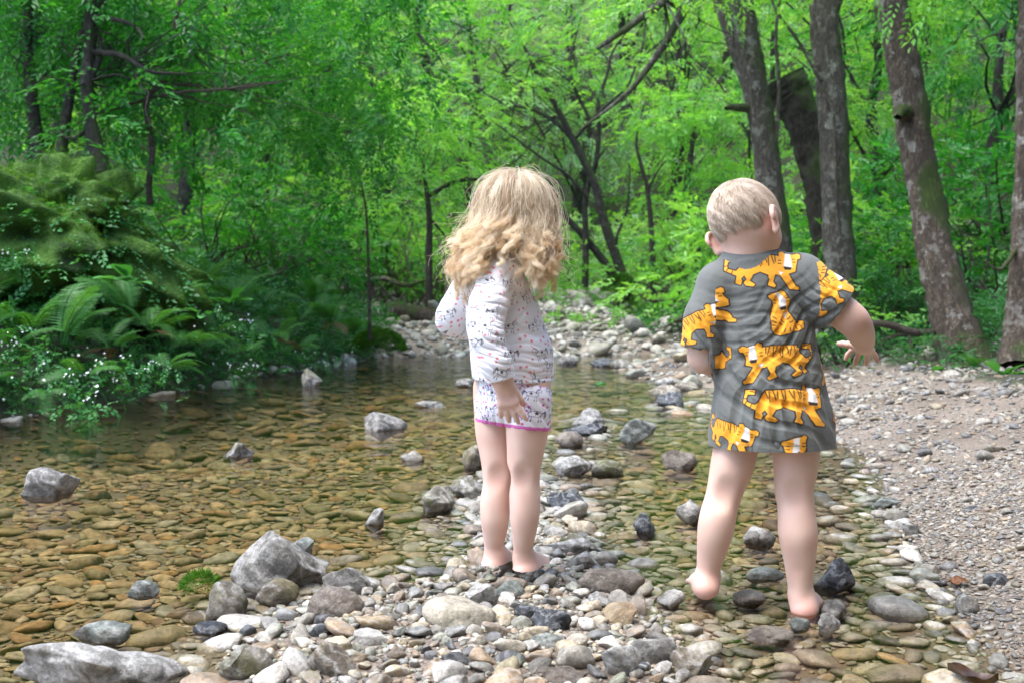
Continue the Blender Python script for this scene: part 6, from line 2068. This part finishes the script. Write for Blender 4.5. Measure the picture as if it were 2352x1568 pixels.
def strands_girl(n_lock, per, jit, fly=False):
    out, tone = [], []
    made = 0
    while made < n_lock:
        s = q.normal(0, 1, 3); s /= np.linalg.norm(s)
        w = gr * s[0] + gf * s[1] + gu * s[2]
        if s[1] > .45 and s[2] < .55: continue                 # face
        if w[2] < -.15: continue
        made += 1
        hz = np.array([w[0], w[1], 0.0]); hl = np.linalg.norm(hz)
        part_dir = np.array([gr @ gr * 0, 0, 0])
        if hl < .15: hz = np.array([math.cos(made), math.sin(made), 0])
        hz /= np.linalg.norm(hz)
        u = hz[0]
        # tip target: two falls, one over each shoulder
        back = -hz[1]
        if u < -.15:
            E = Q(1060 + (u + 1) * 48 + q.normal(0, 12), 612 + q.normal(10, 34), -.03 - .09 * back * (1 - abs(u)) + q.normal(0, .015))
        elif u < .18:
            E = Q(1112 + (u + .15) * 220 + q.normal(0, 12), 580 + q.normal(0, 20), -.085 + q.normal(0, .012))
        else:
            E = Q(1190 + u * 68 + q.normal(0, 13), 612 + q.normal(8, 34), -.02 - .10 * back * (1 - u * .6) + q.normal(0, .015))
        loc = np.array([hz @ gr, hz @ gf, hz @ gu]); low_s = loc * .99 + np.array([-gup @ gr, -gup @ gf, -gup @ gu]) * .06
        low_s /= np.linalg.norm(low_s)
        wl, ph = q.uniform(1.5, 2.6), q.uniform(0, 6.28)
        tn = np.clip(q.normal(.46, .42), 0, 1)
        curl_r = q.uniform(.006, .020) if q.random() < .6 else .002
        turns = q.uniform(1.0, 1.7) * (1 if q.random() < .5 else -1)
        n = per
        t = np.linspace(0, 1, M)
        a = np.clip(t / .42, 0, 1)
        om = math.acos(np.clip(s @ low_s, -1, 1)) + 1e-6
        sp = (np.sin((1 - a) * om)[:, None] * s + np.sin(a * om)[:, None] * low_s) / math.sin(om)
        lift = 1.0 + q.uniform(.02, .09) * np.sin(np.pi * a) + q.uniform(.03, .14) * a
        base = gC + (gr[None] * sp[:, :1] * rad[0] + gf[None] * sp[:, 1:2] * rad[1] + gu[None] * sp[:, 2:3] * rad[2]) * lift[:, None]
        b = np.clip((t - .42) / .58, 0, 1)
        P0 = base[-1]
        dl = np.linalg.norm(E - P0)
        c1_ = P0 + np.array([hz[0] * .010, hz[1] * .010, -.42 * dl]); c2_ = E + np.array([(P0[0] - E[0]) * .15, (P0[1] - E[1]) * .2, .30 * dl])
        bez = ((1 - b) ** 3)[:, None] * P0 + (3 * b * (1 - b) ** 2)[:, None] * c1_ + (3 * b * b * (1 - b))[:, None] * c2_ + (b ** 3)[:, None] * E
        path = np.where((t < .42)[:, None], base, bez)
        side = np.cross(hz, gup)
        amp = q.uniform(.4, 1.3) * (.0055 * np.clip(t * 2.2 - .25, 0, 1) + .008 * b)
        wave = np.sin(2 * np.pi * wl * t + ph) * amp
        path = path + side[None] * wave[:, None] + hz[None] * (np.cos(2 * np.pi * wl * t + ph) * amp * .5)[:, None]
        lw = q.uniform(.7, 1.5); c0 = q.uniform(.45, .8); cb = np.clip((b - c0) / (1 - c0), 0, 1)
        path = path + (side[None] * np.sin(cb * 2 * np.pi * turns)[:, None] + hz[None] * (1 - np.cos(cb * 2 * np.pi * turns))[:, None] * .7) * (curl_r * cb ** .5)[:, None] + gup[None] * (cb * .012)[:, None]
        off = q.normal(0, 1, (n, 3)); off /= np.linalg.norm(off, axis=1)[:, None]; off *= q.uniform(.1, 1, (n, 1)) ** .5
        width = lw * (.011 - .002 * t) * jit * (1 - .30 * cb)
        S = path[None] + off[:, None] * width[None, :, None]
        w2 = q.uniform(-1, 1, (n, 1, 3)) * .0026 * jit * np.sin(2 * np.pi * (q.uniform(1.5, 4, (n, 1)) * t[None] + q.uniform(0, 1, (n, 1))))[..., None] * (t[None, :, None] + .2)
        S = S + w2
        if fly: S = S + q.normal(0, 1, (n, 1, 3)) * (np.clip(t - .1, 0, 1)[None, :, None] * .022) + gup * (np.sin(np.pi * t) * .01)[None, :, None]
        # stay outside the skull
        x = S - gC
        lc = np.stack([x @ gr, x @ gf, x @ gu], -1) / (rad * .99)
        ln = np.linalg.norm(lc, axis=-1, keepdims=True)
        S = np.where(ln < 1, gC + x / np.maximum(ln, .2), S)
        out.append(S); tone.append(np.clip(tn + q.normal(0, .12, n), 0, 1))
    return np.concatenate(out), np.concatenate(tone)


S1, T1 = strands_girl(NL, PER, 1.0)
S2, T2 = strands_girl(260, 4, 2.0, True)
HAIR_G = mat_hair('blonde_hair', (.43, .31, .20), (.78, .56, .30), (1.0, .92, .74))
hair_object('hair', np.concatenate([S1, S2]), np.concatenate([T1, T2]) * 1.0, HAIR_G, girl, .00036, .00018)

# ================================================================== the boy
DB = 2.22
def Q(px, py, dd=0.0): return A3(P(px, py, DB + dd))


boy = empty('person', Vector(Q(1745, 1400, .03)))
boy.location.z = h1(boy.location.x, boy.location.y)
tag(boy, 'short-haired child in grey tiger-print shirt wading barefoot, right arm held out', 'person')
br, bf, bu = frame_from((.69, .60, -.40), (.67, -.64, .36))
bC = Q(1709, 498, .03)
lo, hi = Q(1555, 1450, -.16), Q(2060, 400, .36)
vb = Vol(np.minimum(lo, hi) - .02, np.maximum(lo, hi) + .02, .0033)
vb.chain([Q(1762, 960, .04), Q(1760, 880, .04), Q(1750, 780, .04), Q(1742, 690, .04)], [.078, .080, .080, .074], .03)
vb.cone(Q(1674, 652, .04), Q(1828, 636, .02), .038, .038, .03)
vb.chain([Q(1735, 640, .03), Q(1714, 590, .025), Q(1708, 540, .03)], [.044, .042, .046], .02)
bm_ = DB / FPX
vb.limb([(Q(1708, 940, .03), .054)] + [(Q(x, y, dd), w * bm_) for x, y, w, dd in ((1700, 990, 50, .03), (1690, 1031, 48.5, .03), (1681, 1070, 47.5, .03), (1671.6, 1103, 42, .032), (1664, 1130, 39, .034), (1657, 1153, 37.5, .032), (1649, 1186, 40, .024), (1643, 1219, 39, .026), (1637, 1252, 34, .034), (1630, 1285, 28, .044), (1625, 1316, 22.5, .05), (1625, 1335, 22.5, .05))], .006, 36)
vb.limb([(Q(1822, 940, .02), .060)] + [(Q(x, y, dd), w * bm_) for x, y, w, dd in ((1827, 990, 55, .018), (1828.5, 1031, 51.5, .015), (1827.7, 1070, 48, .012), (1825, 1103, 44, .012), (1824, 1130, 41, .014), (1828, 1156, 39.5, .012), (1830, 1186, 40, .004), (1832.7, 1219, 42.5, .0), (1835, 1252, 39, .004), (1836.8, 1285, 34, .01), (1837, 1318, 29, .014), (1838, 1350, 25.5, .018), (1840, 1380, 24, .02))], .006, 36)
for ax_, ay_, ad_ in ((1626, 1322, .032), (1838, 1360, -.002)): vb.cone(Q(ax_, ay_ - 40, ad_), Q(ax_, ay_ + 14, ad_ - .002), .007, .009, .02)
vb.ball(Q(1662, 1136, -.040), .040, .018, None, 'sub'); vb.ball(Q(1825, 1140, -.062), .040, .018, None, 'sub')
hL, hR = Q(1621, 1349, .03), Q(1847, 1399, .0)
foot(vb, Q(1627, 1324, .05), hL, (.06, .99, 0), .14, side=-1)
foot(vb, Q(1842, 1372, .015), hR, (.42, .9, 0), .155, side=1)
# right arm held out
vb.limb([(Q(1846, 648, .01), .039), (Q(1900, 692, -.003), .0365), (Q(1938, 720, -.008), .0345), (Q(1962, 740, -.002), .0325), (Q(1976, 764, .035), .0285), (Q(1983, 783, .075), .0230), (Q(1985, 796, .108), .0180)], .008, 26)
tipsB = hand(vb, Q(1985, 796, .11), (.30, .88, -.20), (.12, -.30, .95), (-1, -.25, .1), L=.098, spread=.78, curl=(.45, .5, .4, .25), thumb=(1.3, .02))
# left arm bent forward
vb.chain([Q(1656, 658, .03), Q(1622, 740, .03), Q(1618, 818, .045), Q(1668, 850, .14), Q(1700, 840, .2)], [.040, .038, .036, .031, .021], .015)
hand(vb, Q(1700, 840, .2), (.5, .85, .05), (0, -.3, .95), (1, 0, 0), L=.10)
head(vb, bC, br, bf, bu, .97)
eR, eL = bC + br * .0715 - bu * .042 + bf * .006, bC - br * .0705 - bu * .040 + bf * .004
ear(vb, eR, br, bf, bu, 1.05); ear(vb, eL, -br, bf, bu, 1.0)
v, f = vb.surface(); v = relax(v, f, 2)
spots = [(hL, .03, .9), (hR - np.array([0, .01, .008]), .03, .9), (Q(1985, 745, -.04), .025, .3), (eR + br * .015, .03, .4), (eL - br * .012, .03, .5), (Q(1832, 1150, -.04), .025, .2), (Q(1668, 1140, -.02), .025, .2), (Q(1846, 1420, .1), .06, .25)] + [(t, .012, .5) for t in tipsB]
body_b = (v, f, skin_tint(v, spots, 4))
del vb

# tiger shirt
lo, hi = Q(1555, 1050, -.18), Q(1985, 560, .24)
vs = Vol(np.minimum(lo, hi) - .01, np.maximum(lo, hi) + .01, .0031)
fl = ((0, 1, 0), 1.32)
vs.chain([Q(1735, 636, .035), Q(1748, 690, .035), Q(1756, 780, .035), Q(1766, 880, .035), Q(1772, 980, .035), Q(1775, 1110, .035)], [.080, .100, .108, .119, .136, .154], .02, flat=fl)
vs.cone(Q(1658, 652, .035), Q(1838, 636, .02), .050, .050, .03)
vs.chain([Q(1652, 656, .033), Q(1622, 730, .03), Q(1606, 830, .03)], [.051, .047, .047], .016)
vs.chain([Q(1840, 642, .015), Q(1900, 690, .0), Q(1960, 738, -.012)], [.056, .055, .056], .016)
vs.chain([Q(1735, 650, .03), Q(1716, 596, .03)], [.07, .056], .02)
hem = vs.plane(Q(1776, 1026, .035), (-.01, .02, -1))
arm = vs.blank()
arm.cone(Q(1905, 694, 0), Q(2000, 768, -.02), .075, .075, .001)
armL = vs.blank()
armL.cone(Q(1600, 770, .03), Q(1590, 870, .03), .05, .05, .001)
cR = vs.plane(Q(1921, 712, -.005), (.80, -.08, -.62)); cL = vs.plane(Q(1608, 800, .03), (-.12, 0, -1))
cutd = np.where(arm.d < 0, cR, np.where((armL.d < 0), cL, hem))
inner = np.maximum(vs.d + .006, -(cutd + .03))
vs.d = np.maximum(np.maximum(vs.d, cutd), -inner)
vs.cone(Q(1726, 625, .03), Q(1706, 530, .035), .0465, .052, .003, 'sub')
# neckband
ncx, nax = Q(1719, 604, .03), A3(Q(1726, 625, .03) - Q(1706, 530, .035)); nax /= np.linalg.norm(nax)
e1 = np.cross(nax, [0, 1, 0]); e1 /= np.linalg.norm(e1); e2 = np.cross(nax, e1)
ring = [ncx + (e1 * math.cos(t) + e2 * math.sin(t)) * .0545 for t in np.linspace(0, 2 * math.pi, 25)]
vs.chain(ring, [.0065] * 25, .004)
v, f = vs.surface(); v = relax(v, f, 3)
v, f, nn = densify(v, f)
wv = [(Q(1850, 760, -.08), .09, (.75, 0, -.65), .034, .006, .2), (Q(1700, 740, -.08), .10, (.15, 0, 1), .034, .0018, .8), (Q(1730, 720, -.08), .08, (-.1, 0, 1), .026, .0014, .3), (Q(1800, 900, -.10), .12, (.4, 0, .9), .045, .005, 1.2),
      (Q(1680, 930, -.08), .09, (.85, 0, -.4), .045, .006, .5), (Q(1850, 960, -.08), .10, (.9, 0, .2), .05, .006, 1.5), (Q(1670, 840, -.06), .08, (.9, 0, .35), .04, .006, 2.2), (Q(1880, 690, -.05), .05, (.6, 0, .75), .022, .0035, .4),
      (Q(1610, 770, -.02), .05, (.9, 0, .3), .025, .004, .4), (Q(1760, 1000, -.1), .12, (1, 0, 0), .06, .005, .7)]
v = folds(v, nn, wv)
sb = DB / FPX
xc, yc = Q(1760, 820, .035)[0], Q(1760, 820, .035)[1]
rR, rL = seg_dist(v, Q(1872, 668, .0), Q(1960, 738, -.012)), seg_dist(v, Q(1632, 705, .03), Q(1606, 830, .03))
torso_d = np.abs(v[:, 0] - xc) / .118
onR = (rR < .066) & (v[:, 0] > Q(1868, 660)[0]); onL = (rL < .062) & (v[:, 0] < Q(1640, 700)[0] + .0)
zz_ = [Q(1760, y_)[2] for y_ in (1110, 980, 880, 780, 690, 636)]
def girth(z): return np.interp(z, zz_, (.154, .136, .119, .108, .100, .095)) / sb
ang = np.arctan2((v[:, 0] - xc), -(v[:, 1] - yc) * 1.32)
UV = np.stack([1760 + girth(v[:, 2]) * ang, py_of(v[:, 2], DB)], -1)
UVp = np.stack([1176 + v[:, 0] / sb * (DB / np.maximum(v[:, 1], .5)), py_of(v[:, 2], DB)], -1)
wt = np.clip((688 - UV[:, 1]) / 22, 0, 1) * (v[:, 1] < yc)
UV = UV * (1 - wt[:, None]) + UVp * wt[:, None]
UVs = np.stack([1176 + v[:, 0] / sb * (DB / np.maximum(v[:, 1], .5)), py_of(v[:, 2], DB)], -1)
UV[onR | onL] = UVs[onR | onL]
# texture of the knit
q = np.random.default_rng(12)
col = np.repeat(np.array([[.128, .137, .128]]), len(v), 0) * (1 + .04 * q.normal(0, 1, (len(v), 1)))
def U_(px, py):
    g = float(girth(Q(1760, py)[2])) * 1.04
    return 1760 + g * math.asin(max(-1, min(1, (px - 1760) / g)))
def Z(zx, zy): return 1524.1 + zx * .438, 376.3 + zy * .438
places = []
for kind, zx, zy, sc, mir, rot in [(WALK, 520, 575, 1.0, True, -.10), (SIT, 598, 783, 1.0, False, 0), (WALK, 555, 1038, 1.0, False, 0), (WALK, 580, 1262, 1.02, True, -.06), (WALK, 235, 770, .95, True, -.25), (WALK, 265, 1010, .85, False, .2),
                                   (WALK, 845, 1140, .95, False, .5), (WALK, 290, 1425, .9, True, .15), (SIT, 640, 1522, 1.05, False, 0), (WALK, 900, 1370, .9, True, 0), (WALK, 880, 900, .9, True, 1.2)]:
    x_, y_ = Z(zx, zy)
    places.append((kind, x_ if y_ < 680 else U_(x_, y_), y_, sc * 1.05, mir, rot))
for u in (2200, 2370, 1300, 1130, 2540):
    for j, y_ in enumerate((700, 830, 960)): places.append((WALK if (u + j) % 2 else SIT, u + (60 if j % 2 else 0), y_, 1.0, j % 2 == 0, 0))
body_m = ~(onR | onL)
c1 = col[body_m]; tigers(UV[body_m], c1, places); col[body_m] = c1
c1 = col[onR]; tigers(UV[onR], c1, [(WALK, 1899, 683, 1.0, True, -.75), (SIT, 1868, 600, .9, True, .2)]); col[onR] = c1
c1 = col[onL]; tigers(UV[onL], c1, [(WALK, 1606, 755, .95, True, -.5)]); col[onL] = c1
# stitched hems and neckband keep a slightly worn edge
hd = np.abs((Q(1776, 1026, .035)[2] - v[:, 2]) + .0)
nb = np.abs(np.linalg.norm(np.cross(v - ncx, nax), axis=1) - .0545)
onband = (nb < .009) & (np.abs((v - ncx) @ nax) < .02)
soft(col, onband.astype(float), (.145, .155, .146))
soft(col, ((np.abs(hd - .019) < .0009) & body_m).astype(float) * .5, (.085, .09, .086))
part('shirt', v, f, mat_attr('grey_cotton', 'tint', .85, 0, .3, 900, .12), boy, {'tint': col})

# dark shorts hidden under the shirt
lo, hi = Q(1640, 1060, -.1), Q(1880, 900, .18)
vs = Vol(np.minimum(lo, hi) - .01, np.maximum(lo, hi) + .01, .004)
vs.cone(Q(1762, 970, .04), Q(1762, 920, .04), .082, .084, .02)
for px in (1715, 1810): vs.ball(Q(px, 965, .03), (.067, .073, .070), .03)
vs.cut(Q(1760, 1012, .03), (0, 0, -1)).cut(Q(1760, 915, .03), (0, 0, 1))
v, f = vs.surface()
part('shorts', v, f, mat_plain('navy_cotton', (.02, .03, .09), .85), boy, None)

part('body', body_b[0], body_b[1], SKIN, boy, {'tint': body_b[2]})

# short hair
q = np.random.default_rng(51)
radb = np.array([.0722, .0858, .081]) * 1.03
n = 11000
s = q.normal(0, 1, (n * 3, 3)); s /= np.linalg.norm(s, axis=1)[:, None]
hairline = np.where(s[:, 1] < .15, -.74 + .12 * np.abs(s[:, 0]), -.35 + 1.1 * (s[:, 1] - .15))
near_ear = (np.abs(s[:, 0]) > .78) & (s[:, 2] < -.16) & (s[:, 1] > -.32)
ok = (s[:, 2] > hairline) & ~near_ear & ~((s[:, 1] > .62) & (s[:, 2] < .60))
s = s[ok][:n]; n = len(s)
whorl = np.array([.12, -.55, .82]); whorl /= np.linalg.norm(whorl)
t = s - whorl; tang = t - s * (t * s).sum(1)[:, None]; tang /= np.linalg.norm(tang, axis=1)[:, None] + 1e-6
swirl = np.cross(s, tang)
down = np.array([-br[2], -bf[2], -bu[2]]); down = down[None] - s * (s @ down)[:, None]
gd = tang * .8 + swirl * .25 + down * .35
lk = np.sin(s @ np.array([13., 7, 5])) + np.sin(s @ np.array([-6., 17, 9]) + 1) + np.sin(s @ np.array([21., -4, 15]))
gd = gd + np.cross(s, gd) * (lk * .16)[:, None] + q.normal(0, .12, (n, 3))
gd /= np.linalg.norm(gd, axis=1)[:, None]
Lh = (.021 + .010 * np.clip(s[:, 2] + .4, 0, 1)) * q.uniform(.75, 1.2, n) / .088
M = 6
out = np.zeros((n, M, 3))
for j in range(M):
    tt = j / (M - 1)
    p = s + gd * (Lh * tt)[:, None]
    p /= np.linalg.norm(p, axis=1)[:, None]
    lift = .985 + (.085 * tt ** .8 - .03 * tt ** 2) + .02 * tt * lk / 3
    p = p * (lift * (1 + 0 * tt))[:, None]
    out[:, j] = bC + (br[None] * p[:, :1] * radb[0] + bf[None] * p[:, 1:2] * radb[1] + bu[None] * p[:, 2:3] * radb[2])
HAIR_B = mat_hair('ash_blonde_hair', (.33, .25, .18), (.60, .48, .36), (.86, .75, .61))
hair_object('hair', out, np.clip(.3 + lk * .17 + q.normal(0, .22, n), 0, 1), HAIR_B, boy, .0006, .00025)
